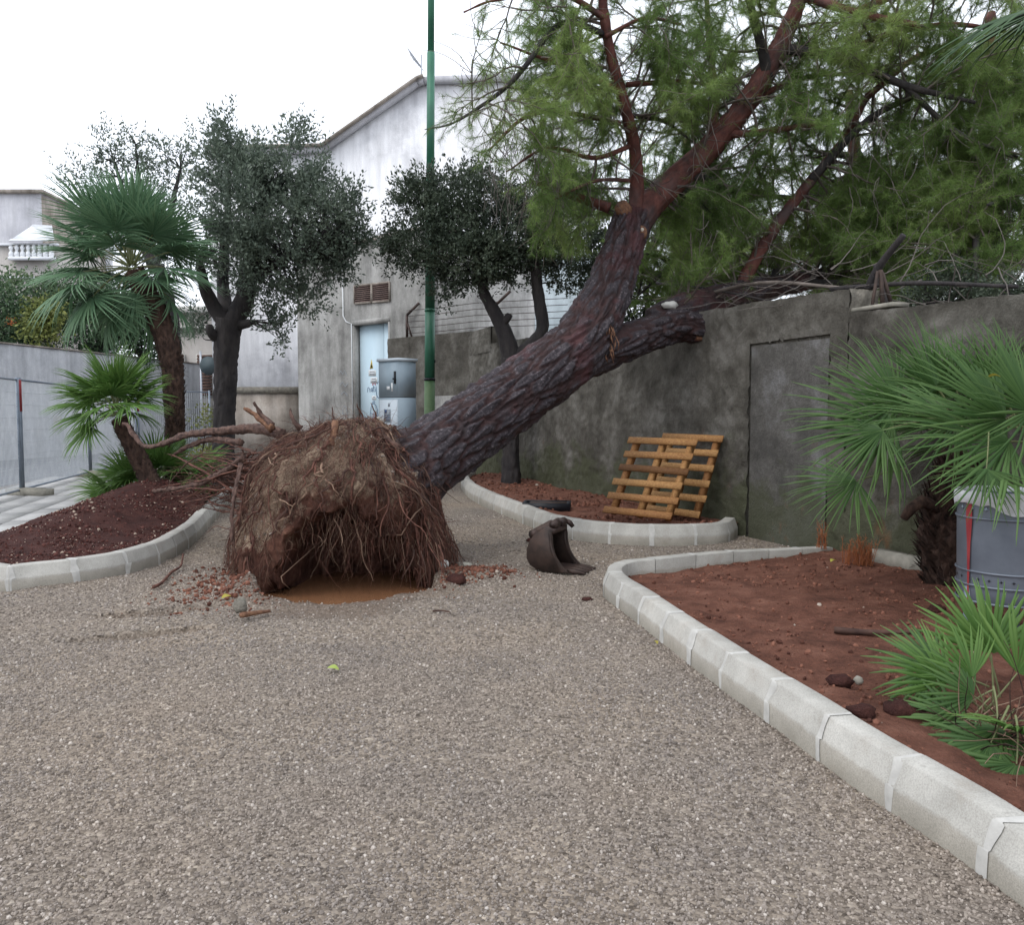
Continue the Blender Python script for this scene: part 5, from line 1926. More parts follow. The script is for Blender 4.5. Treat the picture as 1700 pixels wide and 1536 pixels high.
for k in range(120):                                     # streaming from the left flank to the mulch bed
    p = BC + V(-.92 + R.uniform(-.1, .1), R.uniform(-.1, .9), R.uniform(.35, 1.15))
    tgt = at(R.uniform(265, 395), R.uniform(748, 850), R.uniform(8.6, 10.2))
    mid = (p + tgt) / 2 + V(R.uniform(-.1, .1), R.uniform(-.2, .2), R.uniform(-.02, .16))
    q = catmull([p, mid + rv(.1), tgt], 5)
    q = [w + rv(.012) for w in q]
    add_root(q, .004 + .013 * R.random() ** 2.5, 0 if R.random() < .7 else 1)
for k in range(90):                                      # foot of the plate, left and right
    sx = R.choice((-1, 1))
    p = BC + V(sx * R.uniform(.75, 1.0), R.uniform(-.7, .1), R.uniform(.1, .5))
    q = sprout(p, V(sx * R.uniform(0, .8), -.3, -.9), R.uniform(.2, .5), 8, .25, -.15)
    q = [V(w.x, w.y, max(w.z, ground_z(w.x, w.y) + .006)) for w in q]
    add_root(q, .003 + .007 * R.random() ** 2)
for mb, mt, nm in zip(fine, ('root_bark', 'stick_wood', 'pale_root'), ('fine_roots', 'dark_fine_roots', 'pale_fine_roots')):
    tag(mb.build(nm, M[mt], plate), kind='stuff')
P_, r_ = [], []
for k in range(9000):                                    # path gravel still stuck on the torn-up crust
    th, ph = R.uniform(0, 2 * PI), math.asin(R.uniform(.05, 1))
    p = ball(th, ph)
    q = p - BC
    v = .9 * sstep(.7, 1.25, q.z) + .8 * sstep(-.35, -.85, q.x) * sstep(.1, .5, q.z)
    if in_arch(p, 1.05) or R.random() > v or noise.noise(p * 3.2) < -.12 + .2 * R.random():
        continue
    s = .005 + .013 * R.random() ** 3
    P_.append(tuple(p))
    r_.append(s)
o = scatter('crust_gravel', P_, r_, M['gravel_stone'])
o.data.transform(Matrix.Translation(-pine.location))
o.parent = plate
def big_root(pts, radii, mat='old_root', end=None):
    o, Q, rr = bark_tube(pts, [q * .9 for q in radii], .025, 18, 'large_root', M[mat], plate, (22, 6), .016)
    return o
big_root([at(470, 722, 8.0), at(425, 712, 8.2), at(360, 716, 8.6), at(310, 722, 8.9), at(275, 735, 9.2), at(243, 742, 9.5), at(222, 722, 9.7), at(212, 706, 9.8), at(203, 704, 9.8)], [.06, .056, .05, .044, .042, .034, .03, .028, .024])
big_root([at(400, 735, 8.3), at(350, 730, 8.7), at(310, 742, 9.0), at(285, 758, 9.3)], [.04, .035, .028, .015])
big_root([at(405, 760, 8.1), at(370, 785, 8.4), at(320, 806, 8.9), at(285, 812, 9.2), at(255, 816, 9.5)], [.036, .032, .03, .026, .02])
big_root([at(452, 712, 7.9), at(425, 690, 8.0), at(405, 678, 8.0)], [.045, .03, .02], 'torn_wood')
big_root([at(452, 706, 7.9), at(436, 690, 7.95), at(421, 668, 7.9)], [.03, .024, .014])
big_root([at(548, 740, 7.35), at(556, 715, 7.4), at(556, 700, 7.45)], [.045, .04, .03], 'torn_wood')
big_root([at(500, 712, 7.9), at(488, 700, 7.9), at(482, 678, 7.95)], [.03, .022, .01])
big_root([at(660, 745, 7.6), at(630, 722, 7.6), at(610, 710, 7.65), at(597, 702, 7.7)], [.045, .04, .03, .018])
big_root([at(555, 700, 7.5), at(553, 688, 7.5), at(551, 676, 7.5)], [.012, .009, .005])
big_root([at(400, 770, 7.7), at(388, 830, 7.4), at(384, 900, 7.25)], [.022, .018, .01])
# lifted kerb stones behind the plate
for k, (px, py, Y, rx, rz, lab) in enumerate([(654, 741, 8.75, .35, .5, 'pale kerb stone thrown up tilted between root plate and trunk'), (618, 722, 8.95, -.5, 1.2, 'pale kerb stone thrown up behind the roots, left of the tilted one')]):
    mb = MB()
    c_ = [(-.09, -.12), (.09, -.12), (.085, .03), (.035, .12), (-.03, .12), (-.085, .03)]
    mb.prism([V(-.24, x, z) for x, z in c_], V(.48, 0, 0))
    o = mb.build('thrown_kerb_stone', M['kerb_concrete'])
    o.location = at(px, py, Y)
    o.rotation_euler = (rx, .32 if k == 0 else -.4, -rz)
    tag(o, lab, 'kerb stone', 'kerb stones thrown up by the roots')
mb = MB()                                                # shed pine needles lying on the path
for k in range(1500):
    x, y = (R.gauss(-1.2, 1.6), R.gauss(6.6, 1.5)) if k % 3 else (R.uniform(-3, 2), R.uniform(2.4, 8))
    if hole_e(x, y) < 1.1 or in_poly(x, y, K3o) or in_poly(x, y, K1o) or y < 2 or (x - BC.x) ** 2 + (y - BC.y) ** 2 < .9:
        continue
    a = R.uniform(0, PI)
    p = V(x, y, ground_z(x, y) + .009)
    d = V(math.cos(a), math.sin(a), R.uniform(-.05, .05)) * R.uniform(.03, .06)
    s = V(-math.sin(a), math.cos(a), 0) * .0013
    mb.add([tuple(p - s), tuple(p + s), tuple(p + d)], [[0, 1, 2]], a=R.random())
tag(mb.build('needle_litter', M['dry_needle']), kind='stuff')
# crumbs of soil and gravel fallen round the plate
P_, r_ = [], []
for k in range(4200):
    t = R.choice(((HEAP.x, HEAP.y, .32, .3), (HEAP.x, HEAP.y, .3, .25), (HEAP2.x, HEAP2.y, .22, .16), (BC.x - .95, 7.3, .25, .4), (BC.x + .9, 7.3, .2, .3)))
    x, y = R.gauss(t[0], t[2]), R.gauss(t[1], t[3])
    if hole_e(x, y) < 1.05:
        continue
    s = .004 + .02 * R.random() ** 5
    P_.append((x, y, ground_z(x, y) + s * .4))
    r_.append(s)
scatter('soil_crumbs', P_, r_, M['soil_clod'])

# ------------------------------------------------------------------ broad-leaved trees
def broad_tree(name, label, trunk_pts, trunk_r, limb_list, clumps, leafmat_, per=1.0, lsize=.06, cat='tree', seed=0, nleaf=16, group=None):
    t = thing(name, label, cat, V(trunk_pts[0].x, trunk_pts[0].y, 0), group)
    o, Q, rr = bark_tube(trunk_pts, trunk_r, .04, 36, 'trunk', M['oak_bark'], t, (9, 2.5), .03)
    for pts, rad_ in limb_list:
        bark_tube(pts, rad_, .06, 16, 'limb', M['oak_bark'], t, (9, 3), .015)
    anchors = [p for pts, _ in limb_list for p in catmull(pts, 4)] or [trunk_pts[-1]]
    tw = MB()
    C, D = [], []
    for (c, rx, ry, rz, n_) in clumps:
        for k in range(int(n_ * per)):
            d = rv()
            rad_ = R.random() ** .42
            p = c + V(d.x * rx, d.y * ry, d.z * rz) * rad_
            p += V(*noise.noise_vector(p * 1.5)) * .15
            if noise.noise(p * 1.9) < -.12 and R.random() < .8:
                continue
            td = (d * .6 + rv(.55) + V(0, 0, .45)).normalized()
            tl = R.uniform(.16, .42)
            for q_ in range(6):
                C.append(tuple(p + td * (tl * q_ / 5)))
                D.append(tuple((td + rv(.25)).normalized()))
            a = min(anchors, key=lambda q: (q - p).length)
            if k % 6 == 0 and (a - p).length < .85:
                q = [a, a.lerp(p, .5) + rv(.12) + V(0, 0, .05), p]
                tw.tube(catmull(q, 3), lerpr([.02, .004], 7), 3, cap=False)
    if tw.n:
        tag(tw.build('twigs', M['oak_bark'], t), kind='stuff')
    mb = MB()
    vals = [min(1, max(0, .42 + .5 * noise.noise(Vector(c) * 1.8) + R.gauss(0, .1))) for c in C]
    add_leaves(mb, C, D, max(2, nleaf // 5), .03, lsize, lsize * .2, vals, out=1.0)
    tag(mb.build('crown', M[leafmat_], t), kind='stuff')
    return t
def cl_(px, py, rxp, ryp, Y, n_, depth=None):
    k = Y / FPX
    return (at(px, py, Y), rxp * k, depth or (rxp * k * .95), ryp * k, n_)
Y1 = 14.9
broad_tree('holm_oak_tree', 'round dark holm oak with a forked trunk standing right of the big fan palm',
    [V(at(372, 700, Y1).x, Y1, 0), at(371, 745, Y1), at(374, 650, Y1), at(376, 580, Y1), at(380, 530, Y1)], [.25, .2, .182, .2, .235],
    [([at(380, 545, Y1), at(352, 505, Y1 - .1), at(338, 470, Y1 - .3), at(330, 430, Y1 - .4)], [.15, .13, .1, .06]),
     ([at(382, 540, Y1), at(405, 500, Y1 + .1), at(412, 455, Y1 + .2), at(425, 400, Y1 + .3), at(440, 320, Y1)], [.19, .17, .15, .1, .05]),
     ([at(378, 525, Y1), at(370, 480, Y1 + .4), at(372, 420, Y1 + .5), at(380, 330, Y1 + .3)], [.14, .11, .09, .05]),
     ([at(365, 565, Y1), at(350, 552, Y1 - .2), at(347, 540, Y1 - .2)], [.1, .09, .06]),
     ([at(395, 540, Y1), at(412, 537, Y1 - .1), at(415, 532, Y1 - .1)], [.1, .08, .07]),
     ([at(410, 470, Y1 + .2), at(470, 430, Y1 - .3), at(540, 400, Y1 - .5)], [.1, .07, .03])],
    [cl_(370, 222, 16, 30, Y1, 36), cl_(395, 285, 70, 54, Y1, 200), cl_(480, 280, 60, 48, Y1 - .2, 160), cl_(495, 230, 16, 20, Y1, 22), cl_(450, 350, 110, 80, Y1 - .2, 420), cl_(545, 365, 50, 65, Y1 - .3, 180),
     cl_(380, 400, 70, 70, Y1 - .6, 220), cl_(470, 430, 90, 60, Y1 - .2, 300), cl_(540, 440, 40, 40, Y1, 90), cl_(450, 490, 60, 26, Y1 + .3, 70), cl_(345, 450, 36, 34, Y1 + .5, 50), cl_(500, 500, 28, 36, Y1, 40),
     cl_(465, 560, 12, 18, Y1, 12), cl_(440, 540, 24, 16, Y1, 16), cl_(330, 540, 24, 24, Y1 + .5, 20), cl_(585, 390, 22, 45, Y1, 40), cl_(425, 258, 28, 26, Y1, 34), cl_(560, 330, 30, 24, Y1, 30)],
    'oak_leaf_grey', 1.75, .085, nleaf=18)
Y2 = 18.5
broad_tree('holm_oak_tree', 'sparser grey-green tree standing behind the crown of the big fan palm',
    [V(at(288, 700, Y2).x, Y2, 0), at(288, 620, Y2), at(282, 520, Y2), at(262, 440, Y2)], [.22, .2, .17, .13],
    [([at(255, 450, Y2), at(220, 360, Y2), at(190, 270, Y2)], [.1, .07, .03]), ([at(256, 450, Y2), at(280, 360, Y2), at(300, 280, Y2)], [.1, .07, .03]), ([at(255, 440, Y2), at(235, 330, Y2 + .3), at(225, 240, Y2)], [.1, .06, .02])],
    [cl_(185, 245, 26, 40, Y2, 50), cl_(225, 245, 28, 38, Y2, 60), cl_(150, 285, 36, 26, Y2, 45), cl_(110, 300, 20, 16, Y2, 14), cl_(285, 265, 34, 36, Y2, 50), cl_(250, 300, 60, 34, Y2, 110), cl_(200, 320, 60, 40, Y2, 110), cl_(300, 340, 36, 50, Y2, 80), cl_(140, 330, 40, 30, Y2, 40), cl_(330, 240, 24, 28, Y2, 24), cl_(255, 400, 80, 60, Y2, 120)],
    'oak_leaf_grey', 1.0, .09, nleaf=14)
Y3 = 15.7
tc_ = at(848, 815, Y3)
broad_tree('holm_oak_tree', 'dark holm oak in the pallet bed, its twin limbs seen above the leaning trunk',
    [V(tc_.x, Y3, .05), at(848, 745, Y3), at(849, 660, Y3), at(850, 595, Y3)], [.19, .155, .16, .21],
    [([at(850, 610, Y3), at(842, 565, Y3), at(825, 525, Y3), at(806, 492, Y3), at(800, 470, Y3), at(790, 420, Y3)], [.19, .17, .14, .11, .095, .06]),
     ([at(850, 600, Y3), at(880, 575, Y3), at(900, 548, Y3), at(897, 510, Y3), at(891, 470, Y3), at(888, 420, Y3), at(880, 350, Y3)], [.17, .13, .12, .11, .105, .09, .05]),
     ([at(832, 540, Y3), at(843, 527, Y3 - .1), at(846, 522, Y3 - .1)], [.1, .075, .065])],
    [cl_(700, 380, 62, 62, Y3 - .2, 230), cl_(770, 340, 80, 52, Y3, 270), cl_(830, 380, 90, 70, Y3, 330), cl_(920, 380, 80, 80, Y3 + .2, 300), cl_(780, 435, 80, 40, Y3 - .3, 200), cl_(850, 440, 60, 40, Y3 + .2, 130), cl_(960, 430, 55, 55, Y3 + .5, 150), cl_(672, 430, 30, 30, Y3, 44),
     cl_(740, 470, 26, 22, Y3, 32), cl_(790, 485, 22, 16, Y3, 18), cl_(690, 330, 34, 24, Y3, 40), cl_(930, 330, 60, 40, Y3, 120), cl_(1000, 470, 50, 40, Y3 + .4, 110), cl_(640, 410, 14, 20, Y3, 10)],
    'oak_leaf', 2.1, .085, nleaf=18)

# ------------------------------------------------------------------ pines standing behind the wall
def back_pine(label, px, Y, h_px, spans, ntw, seed):
    R.seed(seed)
    b = at(px, 700, Y)
    t = thing('pine_tree', label, 'tree', V(b.x, Y, 0), 'pines behind the wall')
    top = at(px + R.uniform(-20, 20), h_px, Y)
    o, Q, rr = bark_tube([V(b.x, Y, 0), at(px + R.uniform(-15, 15), 450, Y), at(px, (h_px + 450) / 2, Y), top], [.24, .2, .15, .06], .08, 20, 'trunk', M['red_bark'], t, (8, 3), .02)
    ls = []
    for (x, y, dy) in spans:
        s = Q[int(len(Q) * R.uniform(.45, .9))]
        e = at(x, y, Y + dy)
        pts = [s, s.lerp(e, .5) + rv(.2) + V(0, 0, .1), e]
        ob, q, r_ = bark_tube(pts, [.07, .05, .015], .09, 8, 'branch', M['oak_bark'], t, (9, 3), .008)
        ls.append((q, r_))
    T_ = []
    tw = MB()
    dress(ls, tw, .19, (.5, 1.3), 0, T_, 2, lambda p: p.z > 1.2)
    tag(tw.build('twigs', M['twig'], t), kind='stuff')
    P, D = np.array([q[0] for q in T_]), np.array([q[1] for q in T_])
    if len(P) > ntw:
        ix = rng.permutation(len(P))[:ntw]
        P, D = P[ix], D[ix]
    mb = MB()
    c_ = np.array([noise.noise(Vector(p) * .9) for p in P])
    add_needles(mb, P, D, 14, .11, .0058, np.clip(.38 + c_ * .7 + rng.normal(0, .12, len(P)), 0, 1))
    tag(mb.build('needles', M['pine_needle'], t), kind='stuff')
back_pine('pine behind the wall filling the gap right of the fallen trunk', 1150, 15.0, 230, [(1060, 420, -.5), (1100, 350, .3), (1180, 330, -.6), (1230, 390, .3), (1150, 440, -.8), (1080, 470, .2), (1250, 440, -.4), (1200, 470, -.8), (1040, 330, .2), (1120, 490, -1.2), (1220, 500, -1.6), (1060, 490, -.4), (1300, 400, -1), (1080, 505, -.3), (1050, 525, .2), (1110, 510, -.3), (1030, 480, .1)], 18000, 3)
back_pine('pine behind the wall above the iron strut', 1420, 13.5, 150, [(1330, 380, .3), (1380, 300, -.6), (1480, 330, -.6), (1520, 400, -.8), (1400, 440, -.7), (1340, 250, .3), (1500, 250, .2), (1460, 440, -.4), (1300, 440, .2), (1350, 480, -1.2), (1420, 490, -1.6), (1500, 480, -1.8), (1270, 470, -.6), (1450, 380, -1.4)], 17000, 4)
back_pine('pine behind the wall at the right edge above the fan palm', 1640, 11.5, 20, [(1560, 330, -.4), (1620, 260, -.8), (1720, 300, -.5), (1560, 440, -.9), (1650, 420, -1.2), (1700, 380, -.8), (1600, 180, .2), (1700, 190, -.5), (1510, 360, .2), (1740, 440, -1.2), (1560, 490, -1.6), (1620, 480, -2.0), (1690, 470, -2.0), (1640, 340, -1.6), (1600, 90, .4), (1700, 70, .2), (1550, 130, .6), (1690, 140, -.4), (1540, 420, -1.6), (1680, 260, -1.4)], 24000, 5)
R.seed(77)

# ------------------------------------------------------------------ fan palms
def fan_leaf_mesh(seed, nseg=34, spread=4.6, pet=.6, L=.85, droop=.25, sag=.12, join=.42, tipdroop=.2):
    rnd = random.Random(seed)
    mb = MB()
    pts = [V(0, t * pet, -sag * t * t) for t in np.linspace(0, 1, 6)]
    mb.tube(pts, lerpr([.0125 * L + .002, .0075 * L + .001], 6), 5, m=1, cap=False)
    h = pts[-1]
    slope = -2 * sag / max(pet, .01) * .8
    tilt = math.atan(slope)
    da = spread / nseg
    for k in range(nseg):
        a = -spread / 2 + da * (k + .5) + rnd.uniform(-.12, .12) * da
        Ls = L * (.72 + .28 * math.cos(a * .55)) * rnd.uniform(.93, 1.04)
        dr = droop * rnd.uniform(.7, 1.4)
        curl = rnd.uniform(-.08, .08)
        rows = []
        vals = []
        bv = rnd.random()
        for t in (0.02, .2, .42, .62, .82, 1.0):
            wj = t * Ls * math.tan(da * .5)
            w = wj if t <= join else (join * Ls * math.tan(da * .5)) * (1 - ((t - join) / (1 - join)) ** 1.4) * .92
            w = max(w, .0012)
            z = -dr * Ls * t * t + .10 * Ls * t - tipdroop * Ls * max(0, t - .6) ** 2 * rnd.uniform(.6, 2)
            z += -.16 * abs(math.sin(a / 2)) * Ls * t
            aa = a + curl * t
            c, s = math.cos(aa), math.sin(aa)
            row = []
            for sd, f in ((-1, -.45), (0, .45), (1, -.45)):
                x, y, zz = s * t * Ls + c * sd * w, c * t * Ls - s * sd * w, z + f * w
                y2, z2_ = y * math.cos(tilt) - zz * math.sin(tilt), y * math.sin(tilt) + zz * math.cos(tilt)
                row.append((h.x + x, h.y + y2, h.z + z2_))
                vals.append(min(1, max(0, .25 + .35 * bv + .3 * t + (.12 if sd == 0 else 0))))
            rows.append(row)
        mb.grid(rows, 0, vals)
    return mb
leaf_cache = {}
def leaf_src(key, mat, **kw):
    if key not in leaf_cache:
        leaf_cache[key] = [mat, kw, None]
    return key
def place_leaf(parent, key, origin, d, up, scale=1.0, dead=False):
    mat, kw, me = leaf_cache[key]
    d = Vector(d).normalized()
    up = Vector(up)
    z = (up - d * up.dot(d))
    if z.length < 1e-4:
        z = d.orthogonal()
    z.normalize()
    x = d.cross(z)
    m = Matrix((x, d, z)).transposed().to_4x4()
    m = Matrix.Translation(Vector(origin) - parent.location) @ m @ Matrix.Scale(scale, 4)
    if me is None:
        o = fan_leaf_mesh(hash(key) % 1000 if not isinstance(key, tuple) else key[1], **kw).build('leaf', [M[mat], M['petiole']], parent, local=True)
        leaf_cache[key][2] = o.data
    else:
        o = bpy.data.objects.new('leaf', me)
        COL.objects.link(o)
        o.parent = parent
    o.matrix_local = m
    return o
def palm_trunk(t, pts, radii, nboot, boot=.09, k=26):
    o, Q, rr = bark_tube(pts, radii, .03, k, 'trunk', M['palm_fibre'], t, (16, 12), .03)
    mb = MB()
    for i in range(nboot):
        s = R.random()
        q = Q[min(len(Q) - 2, int(s * (len(Q) - 1)))]
        r_ = rr[min(len(rr) - 1, int(s * (len(rr) - 1)))]
        ax_ = (Q[min(len(Q) - 1, int(s * (len(Q) - 1)) + 1)] - q).normalized()
        d = rv()
        d = (d - ax_ * d.dot(ax_)).normalized()
        sd = ax_.cross(d)
        b = q + d * r_ * .9
        L = boot * R.uniform(.6, 1.3)
        w = L * R.uniform(.22, .4)
        tip = b + (ax_ * .8 + d * R.uniform(.3, .8) + sd * R.uniform(-.3, .3)).normalized() * L
        v = [b - sd * w - ax_ * .02, b + sd * w - ax_ * .02, b + d * .02 + ax_ * L * .2, tip]
        mb.add([tuple(x) for x in v], [[0, 1, 3], [0, 2, 3], [1, 3, 2], [0, 1, 2]], a=R.random())
    tag(mb.build('leaf_bases', M['palm_fibre'], o), kind='stuff')
    mb = MB()
    for i in range(nboot):
        s = R.random()
        ii = min(len(Q) - 2, int(s * (len(Q) - 1)))
        d = rv()
        p = Q[ii] + d * rr[ii] * .8
        mb.tube(sprout(p, d + V(0, 0, -.3), boot * R.uniform(.5, 1.4), 4, .4, -.15), [.002] * 5, 3, cap=False)
    tag(mb.build('fibres', M['palm_fibre'], o), kind='stuff')
    return Q
for v in range(4):
    leaf_src(('big', v + 1), 'palm_leaf_blue', nseg=38, spread=4.0, pet=.66, L=.88, droop=.05 + .08 * v, sag=.03 + .05 * v, tipdroop=.25)
    leaf_src(('small', v + 11), 'palm_leaf_bright', nseg=30, spread=3.9, pet=.34, L=.56, droop=.08 + .08 * v, sag=.03 + .04 * v, tipdroop=.25)
    leaf_src(('near', v + 21), 'palm_leaf', nseg=30, spread=3.15, pet=.5, L=.7, droop=.04 + .08 * v, sag=.03 + .03 * v, tipdroop=.22, join=.36)
def crown(t, c, kind, base, n, el0, el1, scale=1.0, az_bias=None, keep=None):
    for i in range(n):
        f = (i + .5) / n
        el = math.radians(el0 + (el1 - el0) * f + R.uniform(-8, 8))
        az = i * 2.39996 + R.uniform(-.25, .25)
        d = V(math.cos(az) * math.cos(el), math.sin(az) * math.cos(el), math.sin(el))
        if keep and not keep(d):
            continue
        v = min(3, max(0, int(f * 4)))
        up = V(0, 0, 1) if abs(d.z) < .93 else V(math.cos(az + PI), math.sin(az + PI), .1)
        up = up + rv(.25)
        place_leaf(t, (kind, base + v), c + d * .06, d, up, scale * R.uniform(.85, 1.1))
# the big fan palm
YP = 12.6
pb_ = at(290, 752, YP)
palm = thing('fan_palm', 'tall fan palm with a curved shaggy trunk in the left bed', 'palm', V(pb_.x, YP, .15))
palm_trunk(palm, [V(pb_.x, YP, .1), at(291, 740, YP), at(289, 660, YP), at(283, 590, YP), at(262, 525, YP), at(238, 480, YP), at(224, 452, YP)], [.17, .135, .135, .155, .175, .165, .15], 900, .09)
pc = at(218, 445, YP)
crown(palm, pc, 'big', 1, 43, 88, -28, 1.0, keep=lambda d: not (d.x > .5 and d.z < .55 and R.random() < .75) and not (d.z < .25 and d.y < .25 and d.x > -.55))
for (px, py, dx, dy, dz, s) in ((0, 0, -.6, -.2, -.75, 1), (0, 0, -.25, -.3, -.9, .9), (0, 0, .9, -.3, .15, .9), (0, 0, .75, -.5, -.2, .8), (0, 0, .35, -.5, -.6, .7), (0, 0, -.9, -.1, -.35, 1.0), (0, 0, -.75, -.5, -.05, 1.0)):
    place_leaf(palm, ('big', R.randint(2, 4)), pc, (dx, dy, dz), V(0, -.2, 1), s)
# small leaning palm
YS = 11.4
sb_ = at(252, 806, YS)
sp = thing('fan_palm', 'small fan palm leaning left on the mulch mound', 'palm', V(sb_.x, YS, bed_z1(sb_.x, YS)))
palm_trunk(sp, [V(sb_.x + .03, YS, bed_z1(sb_.x, YS) - .1), at(247, 795, YS), at(225, 750, YS), at(205, 712, YS), at(197, 695, YS)], [.13, .125, .12, .115, .1], 320, .07)
sc2 = at(194, 688, YS)
crown(sp, sc2 + V(0, 0, .02), 'small', 11, 20, 85, 25, 1.0, keep=lambda d: d.x < .6)
for d in ((-.8, -.3, .25), (-.95, -.1, -.1), (.5, -.2, .75), (.7, -.2, .5), (.0, -.4, .85), (-.5, -.4, .6), (-.85, -.4, -.2)):
    place_leaf(sp, ('small', R.randint(11, 13)), sc2, d, V(0, -.35, 1), R.uniform(.9, 1.1))
# low clump at the foot of the palms
YC = 12.1
cb_ = at(262, 800, YC)
clp = thing('fan_palm', 'low bright clump of fan palm suckers behind the leaning small palm', 'palm', V(cb_.x, YC, bed_z1(cb_.x, YC)))
crown(clp, V(cb_.x, YC, bed_z1(cb_.x, YC) + .08), 'small', 11, 24, 75, 15, 1.0)
for (px_, d_) in ((205, -.6), (230, -.3), (300, .4)):
    c_ = at(px_, 800, YC - .1)
    c_.z = bed_z1(c_.x, c_.y)
    for i in range(4):
        place_leaf(clp, ('small', R.randint(11, 12)), c_, V(d_ + R.uniform(-.6, .6), R.uniform(-.6, .2), R.uniform(.4, 1.0)), V(0, -.4, 1), R.uniform(.8, 1.0))
# palm by the wall at the right
YR = 6.7
rb = at(1582, 966, YR)
rp = thing('fan_palm', 'large fan palm against the wall with a dark ragged trunk behind the litter bin', 'palm', V(rb.x, YR, .1))
palm_trunk(rp, [V(rb.x, YR, .03), at(1578, 930, YR), at(1572, 880, YR), at(1580, 820, YR - .05), at(1595, 760, YR - .1)], [.2, .215, .2, .17, .13], 700, .13, 30)
mb = MB()
mb.tube([at(1560, 845, YR - .1), at(1530, 832, YR - .15), at(1512, 845, YR - .2), at(1500, 862, YR - .2)], [.05, .05, .045, .03], 8)
mb.build('dead_leaf_base', M['palm_fibre'], rp)
rc = at(1610, 735, YR - .1)
crown(rp, rc, 'near', 21, 22, 70, 0, .8, keep=lambda d: (d.z > .35 or d.y > .1) and (d.x > -.75 or d.z > .5))
def hand(px, py, Y, d, up, key, s):
    h = at(px, py, Y)
    d = Vector(d).normalized()
    L = leaf_cache[key][1]['pet'] * s
    place_leaf(rp, key, h - d * L, d, up, s)
hand(1490, 690, 6.1, (-.95, -.15, .05), (.2, -.75, .6), ('near', 22), 1.15)
hand(1500, 665, 6.3, (-.75, -.05, .55), (.5, -.75, .4), ('near', 21), 1.05)
hand(1425, 790, 6.2, (-.95, -.15, -.12), (-.05, -.5, .85), ('near', 22), .8)
hand(1470, 705, 6.0, (-.95, -.2, -.1), (.0, -.6, .8), ('near', 22), .9)
hand(1590, 640, 6.3, (-.25, -.1, 1), (.2, -1, .1), ('near', 21), .7)
hand(1690, 720, 5.1, (-.95, -.2, .2), (.3, -.6, .7), ('near', 22), 1.15)
hand(1680, 690, 5.3, (-.8, -.1, .5), (.4, -.7, .5), ('near', 21), 1.2)
hand(1640, 775, 4.9, (-.2, -.35, -.6), (-.2, -.8, .5), ('near', 22), .5)
hand(1600, 690, 5.6, (-.8, -.25, .15), (.25, -.6, .75), ('near', 22), 1.0)
hand(1560, 640, 6.2, (-.5, -.1, .7), (.4, -.8, .35), ('near', 21), .95)
hand(1670, 655, 5.6, (-.45, -.1, .75), (.3, -.9, .3), ('near', 21), .85)
hand(1720, 680, 5.2, (-.6, -.3, .5), (.3, -.8, .5), ('near', 21), 1.0)
leaf_flat('small yellow leaf caught on the fronds of the right fan palm', at(1662, 628, 5.0), .05, 8, .1)
# low clump in the foreground bed
lb = gp(1676, 1225, .14)
lc = thing('fan_palm', 'low bright fan palm clump in the red soil in front of the bin', 'palm', V(lb.x, lb.y, .12))
for v in range(4):
    leaf_src(('front', v + 31), 'palm_leaf_bright' if v < 2 else 'palm_leaf', nseg=17 + v, spread=2.6 + .2 * v, pet=.26, L=.38, droop=.05 + .1 * v, sag=.02 + .03 * v, tipdroop=.2, join=.48)
def front(px, py, Y, d, up, v, s):
    h = at(px, py, Y)
    d = Vector(d).normalized()
    L = .26 * s
    place_leaf(lc, ('front', 30 + v), h - d * L, d, up, s)
front(1650, 1088, 3.75, (.0, .05, 1), (0, -1, .05), 1, .98)
front(1585, 1135, 3.6, (-.6, -.1, .55), (.3, -.8, .3), 2, .8)
front(1625, 1130, 3.5, (-.25, -.1, .7), (.2, -.9, .2), 2, .7)
front(1672, 1190, 3.3, (-.5, -.6, .1), (-.1, -.5, .8), 3, .72)
front(1600, 1165, 3.5, (-.8, -.3, -.15), (-.2, -.6, .7), 4, .72)
front(1668, 1200, 3.25, (-.2, -.7, -.4), (0, -.6, .7), 4, .75)
front(1690, 1120, 3.6, (.4, -.2, .7), (-.2, -.9, .3), 1, .9)
front(1700, 1180, 3.3, (.3, -.5, .4), (0, -.6, .8), 3, .9)
front(1610, 1190, 3.4, (-.7, -.4, -.3), (-.1, -.5, .8), 3, .62)
front(1650, 1085, 3.9, (-.12, .1, 1), (0, -1, .05), 2, 1.0)
front(1575, 1110, 3.75, (-.75, -.05, .35), (.3, -.8, .35), 3, .85)
front(1690, 1200, 3.3, (-.1, -.6, .5), (0, -.6, .8), 2, .85)
front(1655, 1215, 3.2, (-.55, -.6, -.2), (0, -.5, .8), 3, .8)
front(1625, 1185, 3.4, (-.6, -.3, .15), (0, -.7, .6), 4, .75)
front(1700, 1240, 3.1, (-.3, -.7, -.2), (0, -.5, .8), 4, .8)
front(1640, 1160, 3.45, (-.4, -.3, .5), (.1, -.8, .5), 3, .7)
mb = MB()
for k in range(60):
    p = V(lb.x + R.gauss(0, .1), lb.y + R.gauss(0, .08), .14)
    mb.tube(sprout(p, V(R.uniform(-1, .6), R.uniform(-.8, .3), R.uniform(.1, .8)), R.uniform(.15, .4), 5, .25, -.1), [.004, .0035, .003, .0025, .002, .0015], 3, cap=False, m=k % 2)
tag(mb.build('dry_strands', [M['pale_root'], M['palm_fibre']], lc), kind='stuff')
